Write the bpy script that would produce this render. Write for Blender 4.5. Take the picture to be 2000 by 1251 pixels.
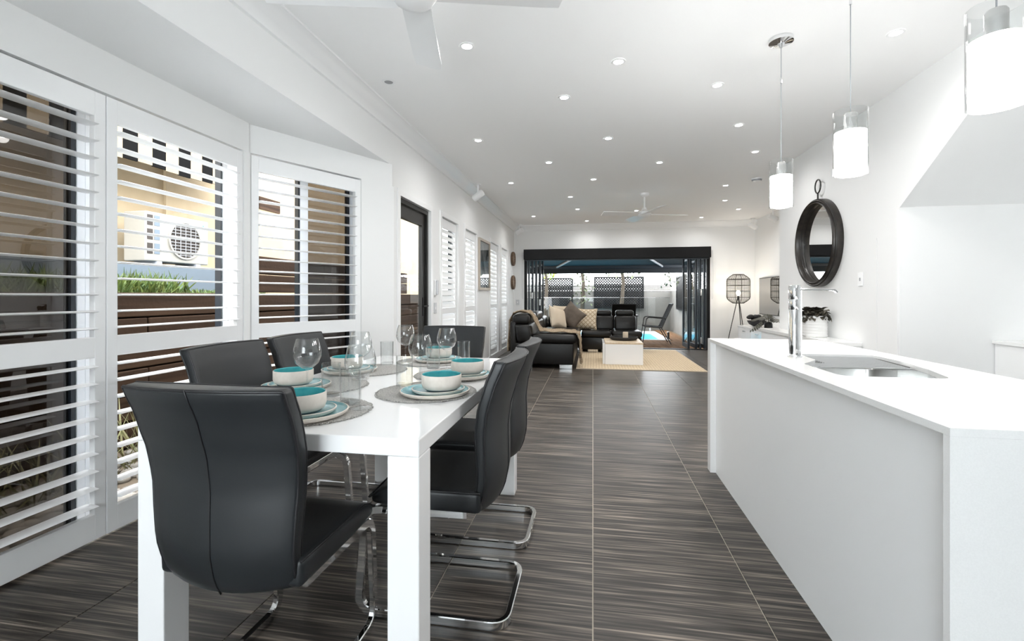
import bpy, bmesh, math, random
from mathutils import Vector, Matrix
random.seed(7)
PI = math.pi
scene = bpy.context.scene
for _o in list(bpy.data.objects): bpy.data.objects.remove(_o)

# ---------------------------------------------------------------- camera
CAM_H = 1.15
cam_d = bpy.data.cameras.new('camera')
cam = bpy.data.objects.new('camera', cam_d)
scene.collection.objects.link(cam)
cam.location = (0, 0, CAM_H)
cam.rotation_euler = (PI/2, 0, math.radians(9.78))
cam_d.sensor_width = 36.0
cam_d.sensor_fit = 'HORIZONTAL'
cam_d.lens = 16.5
cam_d.shift_y = -48.5/2000
cam_d.clip_start = 0.02
cam_d.clip_end = 200
scene.camera = cam

# ---------------------------------------------------------------- world, exposure
world = bpy.data.worlds.new('overcast_sky')
scene.world = world
world.use_nodes = True
bg = world.node_tree.nodes['Background']
bg.inputs[0].default_value = (0.93, 0.965, 1.0, 1)
bg.inputs[1].default_value = 4.5
vs = scene.view_settings
vs.view_transform = 'Standard'; vs.look = 'None'; vs.gamma = 1.0; vs.use_curve_mapping = False
vs.exposure = 1.42
scene.cycles.use_denoising = True
scene.cycles.max_bounces = 12
scene.cycles.diffuse_bounces = 10
scene.cycles.glossy_bounces = 5
scene.cycles.transparent_max_bounces = 24
scene.cycles.sample_clamp_indirect = 10
scene.cycles.caustics_reflective = False
scene.cycles.caustics_refractive = False
DOWN_W = 12.0      # power of one downlight lamp
PEND_E = 31.0      # emission of the pendant shades


# ---------------------------------------------------------------- helpers
C = scene.collection
MATS = {}
def mat(name, col, rough=0.5, metal=0.0, spec=0.5, emit=None, es=1.0, coat=0.0, bump=None, noise=None):
    m = bpy.data.materials.new(name); m.use_nodes = True
    nt = m.node_tree; b = nt.nodes['Principled BSDF']
    b.inputs['Base Color'].default_value = (*col, 1)
    b.inputs['Roughness'].default_value = rough
    b.inputs['Metallic'].default_value = metal
    b.inputs['Specular IOR Level'].default_value = spec
    b.inputs['Coat Weight'].default_value = coat
    if emit:
        b.inputs['Emission Color'].default_value = (*emit, 1); b.inputs['Emission Strength'].default_value = es
    tc = nt.nodes.new('ShaderNodeTexCoord')
    if noise:      # (scale, colour2, stretch xyz)
        sc_, c2, st = noise
        mp = nt.nodes.new('ShaderNodeMapping'); mp.inputs['Scale'].default_value = st
        n = nt.nodes.new('ShaderNodeTexNoise'); n.inputs['Scale'].default_value = sc_; n.inputs['Detail'].default_value = 5
        mx = nt.nodes.new('ShaderNodeMix'); mx.data_type = 'RGBA'
        mx.inputs[6].default_value = (*col, 1); mx.inputs[7].default_value = (*c2, 1)
        rp = nt.nodes.new('ShaderNodeMapRange'); rp.inputs[1].default_value = 0.35; rp.inputs[2].default_value = 0.65
        nt.links.new(tc.outputs['Object'], mp.inputs[0]); nt.links.new(mp.outputs[0], n.inputs[0])
        nt.links.new(n.outputs[0], rp.inputs[0]); nt.links.new(rp.outputs[0], mx.inputs[0]); nt.links.new(mx.outputs[2], b.inputs['Base Color'])
    if bump:       # (scale, strength, distance)
        n2 = nt.nodes.new('ShaderNodeTexNoise'); n2.inputs['Scale'].default_value = bump[0]; n2.inputs['Detail'].default_value = 3
        bp = nt.nodes.new('ShaderNodeBump'); bp.inputs['Strength'].default_value = bump[1]; bp.inputs['Distance'].default_value = bump[2]
        nt.links.new(tc.outputs['Object'], n2.inputs[0]); nt.links.new(n2.outputs[0], bp.inputs['Height']); nt.links.new(bp.outputs[0], b.inputs['Normal'])
    MATS[name] = m
    return m
def glassmat(name, tint=(1, 1, 1), refl=1.0, ior=1.45, rough=0.0):
    m = bpy.data.materials.new(name); m.use_nodes = True
    nt = m.node_tree; nt.nodes.clear()
    out = nt.nodes.new('ShaderNodeOutputMaterial'); mx = nt.nodes.new('ShaderNodeMixShader')
    tr = nt.nodes.new('ShaderNodeBsdfTransparent'); tr.inputs[0].default_value = (*tint, 1)
    gl = nt.nodes.new('ShaderNodeBsdfGlossy'); gl.inputs['Roughness'].default_value = rough
    lw = nt.nodes.new('ShaderNodeLayerWeight'); lw.inputs[0].default_value = 0.5      # thin-walled glass: Schlick from the facing angle
    pw = nt.nodes.new('ShaderNodeMath'); pw.operation = 'POWER'; pw.inputs[1].default_value = 4.0
    ma = nt.nodes.new('ShaderNodeMath'); ma.operation = 'MULTIPLY_ADD'; ma.inputs[1].default_value = 0.9*refl; ma.inputs[2].default_value = 0.05*refl; ma.use_clamp = True
    nt.links.new(lw.outputs['Facing'], pw.inputs[0]); nt.links.new(pw.outputs[0], ma.inputs[0]); nt.links.new(ma.outputs[0], mx.inputs[0])
    nt.links.new(tr.outputs[0], mx.inputs[1]); nt.links.new(gl.outputs[0], mx.inputs[2]); nt.links.new(mx.outputs[0], out.inputs[0])
    MATS[name] = m
    return m

def quad_box(bm, x0, x1, y0, y1, z0, z1):
    if x0 > x1: x0, x1 = x1, x0
    if y0 > y1: y0, y1 = y1, y0
    if z0 > z1: z0, z1 = z1, z0
    v = [bm.verts.new(p) for p in ((x0,y0,z0),(x1,y0,z0),(x1,y1,z0),(x0,y1,z0),(x0,y0,z1),(x1,y0,z1),(x1,y1,z1),(x0,y1,z1))]
    for f in ((3,2,1,0),(4,5,6,7),(0,1,5,4),(1,2,6,5),(2,3,7,6),(3,0,4,7)): bm.faces.new([v[i] for i in f])
    return v
def boxes(*bs, bevel=0.0, seg=2):
    bm = bmesh.new()
    for b in bs: quad_box(bm, *b)
    if bevel: bmesh.ops.bevel(bm, geom=list(bm.edges), offset=bevel, segments=seg, profile=0.5, affect='EDGES')
    return bm
def mesh_of(name, bm, m, smooth=False):
    me = bpy.data.meshes.new(name); bm.to_mesh(me); bm.free()
    if m: me.materials.append(m if not isinstance(m, str) else MATS[m])
    if smooth:
        me.polygons.foreach_set('use_smooth', [True]*len(me.polygons))
        if smooth != 'all': me.set_sharp_from_angle(angle=math.radians(smooth if smooth is not True else 40))
    return me
def obj(name, bm, m, parent=None, smooth=False, loc=None, rot=None):
    me = bm if isinstance(bm, bpy.types.Mesh) else mesh_of(name, bm, m, smooth)
    o = bpy.data.objects.new(name, me); C.objects.link(o)
    if parent: o.parent = parent
    if loc: o.location = loc
    if rot: o.rotation_euler = rot
    return o
def tag(o, label, cat, group=None):
    o['label'] = label; o['category'] = cat
    if group: o['group'] = group
    return o
def thing(name, label, cat, loc=(0,0,0), rz=0.0, group=None):
    o = bpy.data.objects.new(name, None); C.objects.link(o); o.empty_display_size = 0.05
    o.location = loc; o.rotation_euler = (0, 0, rz)
    return tag(o, label, cat, group)
def struct(name, bm, m, smooth=False, label=None, cat=None):
    o = obj(name, bm, m, None, smooth); o['kind'] = 'structure'
    if label: o['label'] = label
    if cat: o['category'] = cat
    return o
def dup(root, loc, rz, label, group=None):
    r = root.copy(); C.objects.link(r); r.location = loc; r.rotation_euler = (0, 0, rz); r['label'] = label
    if group: r['group'] = group
    for ch in root.children:
        c = ch.copy(); C.objects.link(c); c.parent = r
        for g in ch.children:
            d = g.copy(); C.objects.link(d); d.parent = c
    return r
def lathe(bm, prof, seg=24, mtx=None):
    rings = []
    for (r, z) in prof:
        if r < 1e-6:
            p = Vector((0, 0, z)); rings.append([bm.verts.new(mtx @ p if mtx else p)])
        else:
            ring = []
            for k in range(seg):
                p = Vector((r*math.cos(2*PI*k/seg), r*math.sin(2*PI*k/seg), z)); ring.append(bm.verts.new(mtx @ p if mtx else p))
            rings.append(ring)
    for a, b in zip(rings, rings[1:]):
        for k in range(seg):
            k2 = (k+1) % seg
            if len(a) == 1 and len(b) == 1: continue
            if len(a) == 1: bm.faces.new([a[0], b[k2], b[k]])
            elif len(b) == 1: bm.faces.new([a[k], a[k2], b[0]])
            else: bm.faces.new([a[k], a[k2], b[k2], b[k]])
    return bm
def L(prof, seg=24, mtx=None): return lathe(bmesh.new(), prof, seg, mtx)
def sweep(bm, pts, prof, closed=False, upv=None):
    """sweep a closed 2-D profile (list of (a,b)) along a polyline"""
    pts = [Vector(p) for p in pts]; n = len(pts); rings = []; prev = None
    for i in range(n):
        if closed: t = pts[(i+1) % n]-pts[i-1]
        else: t = pts[min(i+1, n-1)]-pts[max(i-1, 0)]
        t.normalize()
        if prev is None:
            u = Vector(upv) if upv else (Vector((0,0,1)) if abs(t.z) < 0.9 else Vector((1,0,0)))
        else: u = prev
        u = u - t*u.dot(t)
        if u.length < 1e-5: u = t.orthogonal()
        u.normalize(); prev = u; w = t.cross(u)
        rings.append([bm.verts.new(pts[i]+u*b+w*a) for a, b in prof])
    m = len(prof)
    for i in range(n if closed else n-1):
        A, B = rings[i], rings[(i+1) % n]
        for k in range(m): bm.faces.new([A[k], A[(k+1) % m], B[(k+1) % m], B[k]])
    if not closed:
        bm.faces.new(rings[0][::-1]); bm.faces.new(rings[-1])
    return bm
def circ(r, n=8): return [(r*math.cos(2*PI*k/n), r*math.sin(2*PI*k/n)) for k in range(n)]
def rectp(a, b, c=0.003):
    return [(-a+c,-b),(a-c,-b),(a,-b+c),(a,b-c),(a-c,b),(-a+c,b),(-a,b-c),(-a,-b+c)]
def tube(pts, r, n=8, closed=False): return sweep(bmesh.new(), pts, circ(r, n), closed)
def fillet(pts, rad, n=6):
    """round the inner corners of a polyline"""
    pts = [Vector(p) for p in pts]; out = [pts[0]]
    for i in range(1, len(pts)-1):
        a, b, c = pts[i-1], pts[i], pts[i+1]
        u = (a-b).normalized(); v = (c-b).normalized(); ang = u.angle(v)
        d = min(rad/math.tan(ang/2), (a-b).length*0.49, (c-b).length*0.49)
        p0, p1 = b+u*d, b+v*d
        for k in range(n+1):
            t = k/n; out.append((1-t)**2*p0+2*t*(1-t)*b+t*t*p1)
    out.append(pts[-1]); return out
def prism(bm, poly, axis, a0, a1):
    """extrude a 2-D polygon along an axis; poly in the remaining two axes in order"""
    def P(p, a): return {'x': (a, p[0], p[1]), 'y': (p[0], a, p[1]), 'z': (p[0], p[1], a)}[axis]
    A = [bm.verts.new(P(p, a0)) for p in poly]; B = [bm.verts.new(P(p, a1)) for p in poly]
    bm.faces.new(A[::-1]); bm.faces.new(B)
    n = len(poly)
    for k in range(n): bm.faces.new([A[k], A[(k+1) % n], B[(k+1) % n], B[k]])
    bmesh.ops.recalc_face_normals(bm, faces=bm.faces)
    return bm
def PR(poly, axis, a0, a1, bevel=0.0):
    bm = prism(bmesh.new(), poly, axis, a0, a1)
    if bevel: bmesh.ops.bevel(bm, geom=list(bm.edges), offset=bevel, segments=2, profile=0.5, affect='EDGES')
    return bm
def sheet(f, nu, nv, closed_u=False):
    """surface from f(u,v), u,v in 0..1"""
    bm = bmesh.new(); g = [[bm.verts.new(f(i/nu, j/nv)) for j in range(nv+1)] for i in range(nu+1)]
    for i in range(nu):
        for j in range(nv): bm.faces.new([g[i][j], g[i+1][j], g[i+1][j+1], g[i][j+1]])
    return bm
def solid_pad(fr, fb, nu, nv):
    """closed pad between two surfaces fr(u,v) and fb(u,v)"""
    bm = bmesh.new()
    A = [[bm.verts.new(fr(i/nu, j/nv)) for j in range(nv+1)] for i in range(nu+1)]
    B = [[bm.verts.new(fb(i/nu, j/nv)) for j in range(nv+1)] for i in range(nu+1)]
    for i in range(nu):
        for j in range(nv):
            bm.faces.new([A[i][j], A[i+1][j], A[i+1][j+1], A[i][j+1]])
            bm.faces.new([B[i][j], B[i][j+1], B[i+1][j+1], B[i+1][j]])
    for i in range(nu):
        bm.faces.new([A[i][0], B[i][0], B[i+1][0], A[i+1][0]]); bm.faces.new([A[i][nv], A[i+1][nv], B[i+1][nv], B[i][nv]])
    for j in range(nv):
        bm.faces.new([A[0][j], A[0][j+1], B[0][j+1], B[0][j]]); bm.faces.new([A[nu][j], B[nu][j], B[nu][j+1], A[nu][j+1]])
    bmesh.ops.recalc_face_normals(bm, faces=bm.faces)
    return bm
def bevel_sharp(bm, off, seg=3, ang=50):
    bm.normal_update()
    es = [e for e in bm.edges if len(e.link_faces) == 2 and e.calc_face_angle(0) > math.radians(ang)]
    bmesh.ops.bevel(bm, geom=es, offset=off, segments=seg, profile=0.5, affect='EDGES'); return bm

# ---------------------------------------------------------------- materials
WALL = mat('white_wall_paint', (0.86, 0.865, 0.865), 0.6, bump=(160, 0.03, 0.002))
CEIL = mat('white_ceiling_paint', (0.945, 0.945, 0.945), 0.7)
TRIM = mat('white_gloss_trim', (0.90, 0.905, 0.91), 0.3)
SHUT = mat('white_shutter_paint', (0.88, 0.89, 0.90), 0.28)
STONE = mat('white_engineered_stone', (0.89, 0.89, 0.885), 0.16, noise=(300, (0.86, 0.86, 0.855), (1,1,1)))
LAM = mat('white_satin_laminate', (0.92, 0.925, 0.93), 0.35)
GLOSSW = mat('white_gloss_lacquer', (0.88, 0.88, 0.885), 0.08)
LEATH = mat('charcoal_leather', (0.016, 0.0185, 0.021), 0.40, bump=(420, 0.12, 0.001))
PIPE = mat('black_piping', (0.012, 0.012, 0.014), 0.45)
CHROME = mat('chrome', (0.82, 0.83, 0.84), 0.06, metal=1)
STEEL = mat('brushed_steel', (0.66, 0.66, 0.65), 0.22, metal=1)
BLACKM = mat('black_powder_coat', (0.004, 0.004, 0.0045), 0.45, spec=0.25)
DARKBRZ = mat('dark_bronze_frame', (0.010, 0.009, 0.007), 0.38)
SOFA = mat('black_sofa_leather', (0.0045, 0.004, 0.0035), 0.34, spec=0.35, bump=(60, 0.1, 0.004))
GROUT = mat('pale_grout', (0.56, 0.50, 0.42), 0.9)
CERAM = mat('cream_stoneware', (0.72, 0.67, 0.61), 0.55, noise=(40, (0.66, 0.60, 0.54), (1,1,1)))
TEAL = mat('teal_glaze', (0.045, 0.30, 0.33), 0.08, noise=(25, (0.08, 0.38, 0.40), (1,1,1)))
TEALP = mat('pale_teal_glaze', (0.20, 0.43, 0.48), 0.10, noise=(18, (0.30, 0.52, 0.55), (1,1,1)))
GREYB = mat('slate_grey_base', (0.10, 0.115, 0.13), 0.5)
PLACEM = mat('grey_woven_mat', (0.58, 0.565, 0.54), 0.95, bump=(300, 0.9, 0.006), noise=(160, (0.36, 0.35, 0.335), (1,1,1)))
GLASS = glassmat('clear_glassware', (0.968, 0.975, 0.975), 1.15, 1.5)
PANE = glassmat('window_pane', (0.95, 0.97, 0.97), 0.8, 1.5)
TINT = glassmat('tinted_pane', (0.34, 0.32, 0.30), 1.6, 1.5)
MIRROR = mat('mirror_glass', (0.86, 0.87, 0.87), 0.01, metal=1)
TVM = mat('television_glass', (0.30, 0.30, 0.30), 0.03, metal=1)
LEDON = mat('downlight_lens', (1, 1, 1), 0.4, emit=(1, 1, 1), es=8)
FROST = mat('frosted_lit_glass', (1, 1, 1), 0.5, emit=(1.0, 0.99, 0.97), es=PEND_E)
BULB = mat('lamp_bulb', (1, 1, 1), 0.5, emit=(1.0, 0.93, 0.8), es=9)
CREAMW = mat('cream_render_wall', (0.34, 0.265, 0.165), 0.85, noise=(2, (0.40, 0.32, 0.21), (1,1,1)), bump=(80, 0.2, 0.003))
SLEEP = mat('weathered_sleeper', (0.020, 0.0095, 0.0045), 0.85, spec=0.2, noise=(6, (0.050, 0.027, 0.0145), (1, 0.15, 3)), bump=(30, 0.4, 0.006))
GRAYW = mat('grey_render_wall', (0.15, 0.142, 0.13), 0.85, noise=(1.5, (0.18, 0.17, 0.155), (1,1,1)))
PEBB = mat('river_pebble', (0.17, 0.16, 0.145), 0.7, noise=(9, (0.28, 0.25, 0.21), (1,1,1)))
SOIL = mat('garden_soil', (0.10, 0.075, 0.05), 0.95)
GRASSG = mat('bright_grass', (0.045, 0.095, 0.018), 0.6, noise=(12, (0.13, 0.17, 0.035), (1,1,1)))
GRASSY = mat('strappy_grass', (0.09, 0.10, 0.03), 0.6, noise=(9, (0.20, 0.18, 0.08), (1,1,1)))
LEAFD = mat('dark_green_leaf', (0.012, 0.016, 0.008), 0.45, noise=(14, (0.045, 0.045, 0.02), (1,1,1)))
LEAFG = mat('garden_leaf', (0.04, 0.055, 0.022), 0.5, noise=(6, (0.10, 0.12, 0.055), (1,1,1)))
LEAFL = mat('lime_leaf', (0.22, 0.33, 0.03), 0.5)
BARK = mat('brown_bark', (0.03, 0.022, 0.015), 0.9, noise=(10, (0.07, 0.055, 0.038), (1,1,0.2)))
DECK = mat('timber_deck', (0.12, 0.066, 0.034), 0.9, spec=0.1, noise=(4, (0.16, 0.092, 0.05), (4, 0.4, 1)))
POOLW = mat('pool_water', (0.02, 0.24, 0.36), 0.3, spec=0.08, noise=(5, (0.05, 0.32, 0.44), (1,1,1)))
NAVY = mat('navy_awning_fabric', (0.004, 0.008, 0.012), 0.7)
VELV = mat('brown_velvet', (0.085, 0.065, 0.05), 0.7, noise=(7, (0.14, 0.11, 0.085), (1,1,1)))
CREAMC = mat('cream_cushion_cloth', (0.66, 0.55, 0.42), 0.9, bump=(90, 0.6, 0.008))
KNIT = mat('tan_knit_throw', (0.30, 0.22, 0.14), 0.95, bump=(70, 1.0, 0.02), noise=(45, (0.47, 0.37, 0.26), (1,1,1)))
OAKTOP = mat('pale_oak_top', (0.62, 0.48, 0.33), 0.4, noise=(5, (0.70, 0.57, 0.41), (6, 0.6, 1)))
WOODD = mat('dark_wood', (0.09, 0.055, 0.035), 0.6, noise=(14, (0.20, 0.13, 0.08), (1,1,4)))
WOODL = mat('light_timber_frame', (0.55, 0.49, 0.42), 0.6)
RATT = mat('black_rattan', (0.02, 0.017, 0.014), 0.6)
CHAR = mat('black_ornament', (0.012, 0.012, 0.013), 0.5)
GREYP = mat('grey_plastic', (0.35, 0.36, 0.38), 0.5)
ACW = mat('ivory_ac_case', (0.30, 0.285, 0.25), 0.5)
LEDGE = mat('blue_grey_block', (0.13, 0.165, 0.20), 0.8)
ACD = mat('ac_grille_dark', (0.03, 0.022, 0.017), 0.6)
SLING = mat('black_sling_mesh', (0.006, 0.006, 0.006), 0.9, spec=0.1)
ALW = mat('white_aluminium', (0.80, 0.83, 0.87), 0.35)
ALD = mat('blue_black_aluminium', (0.008, 0.014, 0.022), 0.4)
VALB = mat('black_valance', (0.003, 0.003, 0.003), 0.9, spec=0.1)
VALW = mat('cream_valance', (0.24, 0.195, 0.13), 0.85)
POT = mat('white_ribbed_ceramic', (0.82, 0.82, 0.81), 0.4)
PAPER = mat('art_print', (0.45, 0.45, 0.46), 0.25, noise=(3, (0.08, 0.085, 0.09), (1, 1.5, 1)))
WALLG = mat('grey_side_panel', (0.62, 0.63, 0.65), 0.5)

def rug_mat():
    m = mat('cream_jute_rug', (0.68, 0.55, 0.38), 0.95, bump=(60, 0.8, 0.01))
    nt = m.node_tree; b = nt.nodes['Principled BSDF']; tc = nt.nodes.new('ShaderNodeTexCoord')
    w = nt.nodes.new('ShaderNodeTexWave'); w.inputs['Scale'].default_value = 7; w.inputs['Distortion'].default_value = 5
    w.inputs['Detail'].default_value = 3; w.inputs['Detail Scale'].default_value = 6
    mx = nt.nodes.new('ShaderNodeMix'); mx.data_type = 'RGBA'; mx.inputs[6].default_value = (0.74, 0.61, 0.43, 1); mx.inputs[7].default_value = (0.58, 0.45, 0.30, 1)
    nt.links.new(tc.outputs['Object'], w.inputs[0]); nt.links.new(w.outputs[1], mx.inputs[0]); nt.links.new(mx.outputs[2], b.inputs['Base Color'])
    return m
RUG = rug_mat()
def lattice_cloth():
    m = mat('lattice_cushion_cloth', (0.70, 0.60, 0.46), 0.9)
    nt = m.node_tree; b = nt.nodes['Principled BSDF']; tc = nt.nodes.new('ShaderNodeTexCoord')
    mp = nt.nodes.new('ShaderNodeMapping'); mp.inputs['Rotation'].default_value = (0, 0, PI/4); mp.inputs['Scale'].default_value = (16, 16, 16)
    br = nt.nodes.new('ShaderNodeTexBrick'); br.offset = 0; br.inputs['Scale'].default_value = 1.0
    br.inputs['Brick Width'].default_value = 1; br.inputs['Row Height'].default_value = 1; br.inputs['Mortar Size'].default_value = 0.12
    br.inputs['Color1'].default_value = (0.72, 0.62, 0.48, 1); br.inputs['Color2'].default_value = (0.70, 0.60, 0.45, 1); br.inputs['Mortar'].default_value = (0.42, 0.31, 0.19, 1)
    nt.links.new(tc.outputs['Object'], mp.inputs[0]); nt.links.new(mp.outputs[0], br.inputs[0]); nt.links.new(br.outputs[0], b.inputs['Base Color'])
    return m
LATT = lattice_cloth()
def tile_mat():
    m = bpy.data.materials.new('streaked_porcelain_tile'); m.use_nodes = True
    nt = m.node_tree; b = nt.nodes['Principled BSDF']; N = nt.nodes.new; K = nt.links.new
    tc = N('ShaderNodeTexCoord'); oi = N('ShaderNodeObjectInfo')
    cb = N('ShaderNodeCombineXYZ'); mu = N('ShaderNodeMath'); mu.operation = 'MULTIPLY'; mu.inputs[1].default_value = 40
    K(oi.outputs['Random'], mu.inputs[0]); K(mu.outputs[0], cb.inputs[0]); K(mu.outputs[0], cb.inputs[1])
    ad = N('ShaderNodeVectorMath'); ad.operation = 'ADD'; K(tc.outputs['Object'], ad.inputs[0]); K(cb.outputs[0], ad.inputs[1])
    def nz(sx, sy, detail, dist=0.0):
        mp = N('ShaderNodeMapping'); mp.inputs['Scale'].default_value = (sx, sy, 1)
        n = N('ShaderNodeTexNoise'); n.inputs['Scale'].default_value = 1; n.inputs['Detail'].default_value = detail; n.inputs['Distortion'].default_value = dist
        K(ad.outputs[0], mp.inputs[0]); K(mp.outputs[0], n.inputs[0]); return n.outputs[0]
    a = nz(2.2, 85, 4, 0.15); c = nz(1.3, 24, 3, 0.1); d = nz(4.0, 260, 2)
    s1 = N('ShaderNodeMath'); s1.operation = 'MULTIPLY'; s1.inputs[1].default_value = 0.5; K(a, s1.inputs[0])
    s2 = N('ShaderNodeMath'); s2.operation = 'MULTIPLY_ADD'; s2.inputs[1].default_value = 0.3; K(c, s2.inputs[0]); K(s1.outputs[0], s2.inputs[2])
    s3 = N('ShaderNodeMath'); s3.operation = 'MULTIPLY_ADD'; s3.inputs[1].default_value = 0.2; K(d, s3.inputs[0]); K(s2.outputs[0], s3.inputs[2])
    cr = N('ShaderNodeValToRGB'); e = cr.color_ramp.elements
    e[0].position = 0.40; e[0].color = (0.013, 0.011, 0.010, 1)
    e[1].position = 0.63; e[1].color = (0.30, 0.25, 0.205, 1)
    x = e.new(0.47); x.color = (0.034, 0.029, 0.0245, 1)
    x = e.new(0.51); x.color = (0.066, 0.0555, 0.047, 1)
    x = e.new(0.555); x.color = (0.125, 0.105, 0.088, 1)
    K(s3.outputs[0], cr.inputs[0]); K(cr.outputs[0], b.inputs['Base Color']); b.inputs['Specular IOR Level'].default_value = 0.32
    mr = N('ShaderNodeMapRange'); mr.inputs[3].default_value = 0.26; mr.inputs[4].default_value = 0.46; K(s3.outputs[0], mr.inputs[0]); K(mr.outputs[0], b.inputs['Roughness'])
    bp = N('ShaderNodeBump'); bp.inputs['Strength'].default_value = 0.10; bp.inputs['Distance'].default_value = 0.002
    K(s3.outputs[0], bp.inputs['Height']); K(bp.outputs[0], b.inputs['Normal'])
    return m
TILE = tile_mat()
# ================================================================ the room
XL, XB, YB, CZ, XM, XRL, XK, YR = -1.764, -2.28, 10.5, 2.72, 2.28, 3.335, 3.5, -2.4
TW = 0.608
fl = struct('floor', boxes((-2.44, 3.6, YR-0.1, YB+0.12, -0.12, -0.004)), GROUT, label='dark streaked porcelain tile floor', cat='floor')
_tcache = {}
def tile_piece(x0, x1, y0, y1):
    k = (round(x1-x0, 3), round(y1-y0, 3))
    if k not in _tcache:
        a, b = k; g, gy = 0.0024, 0.0006
        _tcache[k] = mesh_of('tile', boxes((-a/2+g, a/2-g, -b/2+gy, b/2-gy, -0.004, 0.0)), TILE)
    return _tcache[k]
for j in range(-6, 17):
    y0 = 0.91+j*0.6; y1 = y0+0.6
    if y1 < YR+0.05: continue
    y0 = max(y0, YR); y1 = min(y1, YB+0.06)
    if y1-y0 < 0.02: continue
    xmin = -2.34 if (y1 > -0.2 and y0 < 3.9) else -1.80
    for i in range(-4, 7):
        x0, x1 = max(i*TW, xmin), min((i+1)*TW, 3.5)
        if x1-x0 < 0.02: continue
        o = obj('tile', tile_piece(x0, x1, y0, y1), None, fl, loc=((x0+x1)/2, (y0+y1)/2, 0))

struct('ceiling', boxes((-1.9, 3.6, YR-0.1, YB+0.12, CZ, CZ+0.1)), CEIL, label='flat white plaster ceiling', cat='ceiling')

def wall_along_y(bm, x0, x1, y0, y1, z0, z1, ops):
    cur = y0
    for (a, b, c, d) in sorted(ops):
        if a > cur: quad_box(bm, x0, x1, cur, a, z0, z1)
        if c > z0: quad_box(bm, x0, x1, a, b, z0, c)
        if d < z1: quad_box(bm, x0, x1, a, b, d, z1)
        cur = b
    if cur < y1: quad_box(bm, x0, x1, cur, y1, z0, z1)
    return bm
def wall_along_x(bm, x0, x1, y0, y1, z0, z1, ops):
    cur = x0
    for (a, b, c, d) in sorted(ops):
        if a > cur: quad_box(bm, cur, a, y0, y1, z0, z1)
        if c > z0: quad_box(bm, a, b, y0, y1, z0, c)
        if d < z1: quad_box(bm, a, b, y0, y1, d, z1)
        cur = b
    if cur < x1: quad_box(bm, cur, x1, y0, y1, z0, z1)
    return bm
DOOR = (4.10, 4.93, 0.0, 2.075)
WINS = [(5.32, 5.98), (6.355, 7.0), (7.98, 8.66), (8.98, 9.66)]
WZ = (0.10, 2.09)
bm = bmesh.new()
wall_along_y(bm, XL-0.12, XL, 3.91, YB, 0, CZ, [DOOR]+[(a, b, *WZ) for a, b in WINS])
quad_box(bm, XL-0.12, XL, YR, -0.14, 0, CZ)
quad_box(bm, XL-0.12, XL, -0.14, 3.91, 2.31, CZ)
struct('wall_left', bm, WALL, label='white left wall with slim shuttered windows above and beyond the bay', cat='wall')
# bay: head above the shutters, soffit, angled side with a solid strip
bm = bmesh.new()
quad_box(bm, -2.46, XB, 0.95, 2.81, 2.112, 2.31)
quad_box(bm, -2.46, XB, 0.95, 0.986, 0, 2.112)
quad_box(bm, -2.46, -2.275, 2.76, 2.812, 0, 2.112)
ang = math.radians(63.435); dx, dy = math.cos(ang), math.sin(ang); nx, ny = -dy, dx
def bay_pt(s, o): return (-2.30+dx*s+nx*o, 2.81+dy*s+ny*o)
def bay_box(bm, s0, s1, o0, o1, z0, z1):
    return prism(bm, [bay_pt(s0, o0), bay_pt(s1, o0), bay_pt(s1, o1), bay_pt(s0, o1)], 'z', z0, z1)
bay_box(bm, 0.0, 1.23, 0.0, 0.17, 2.118, 2.31)
bay_box(bm, 0.91, 1.25, 0.0, 0.17, 0, 2.118)
bay_box(bm, -0.02, 0.028, 0.0, 0.17, 0, 2.118)
prism(bm, [(-2.28, 0.95), (-1.764, -0.14), (-1.88, -0.19), (-2.46, 0.95)], 'z', 0, 2.31)
struct('wall_bay', bm, WALL, label='white bay wall head and posts around the tall shutters', cat='wall')
struct('trim_1', PR([(-2.46, 0.95), (-1.884, -0.14), (-1.884, 3.91), (-2.46, 2.86)], 'z', 2.31, 2.36), WALL, label='low white soffit over the bay', cat='soffit')

# back wall with the wide folding-door opening
BX0, BX1, BZ = -1.53, 2.445, 2.185
struct('wall_back', wall_along_x(bmesh.new(), XL-0.12, XRL+0.12, YB, YB+0.12, 0, CZ, [(BX0, BX1, 0, BZ)]), WALL, label='white back wall around the black folding doors', cat='wall')
# right side: mirror wall cut by the stair slope, return, living-room wall, kitchen recess
SL = 0.706
def stair_z(y): return 1.814+(3.986-y)*SL
ytop = 3.986-(CZ-1.814)/SL
struct('wall_mirror', PR([(6.30, 0), (6.30, CZ), (ytop-0.02, CZ), (ytop, CZ-0.01), (3.986, 1.814), (3.986, 0)], 'x', XM, XM+0.10), WALL, label='white wall carrying the round mirror, cut by the stair slope', cat='wall')
bm = bmesh.new(); quad_box(bm, XM+0.1, XRL+0.12, 6.20, 6.30, 0, CZ); quad_box(bm, XRL, XRL+0.12, 6.30, YB, 0, CZ)
struct('wall_living', bm, WALL, label='white right wall of the far living area', cat='wall')
bm = bmesh.new(); quad_box(bm, XM+0.1, XK+0.1, 3.986, 4.08, 0, 1.83); quad_box(bm, XK, XK+0.1, YR, 3.986, 0, CZ)
struct('wall_kitchen', bm, WALL, label='white recess wall under the stair slope', cat='wall')
struct('trim_2', PR([(3.99, 1.814), (ytop, CZ), (ytop+0.14, CZ), (4.08, 1.86)], 'x', XM+0.1, XK), WALL, label='sloping white underside of the stairs', cat='soffit')
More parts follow.
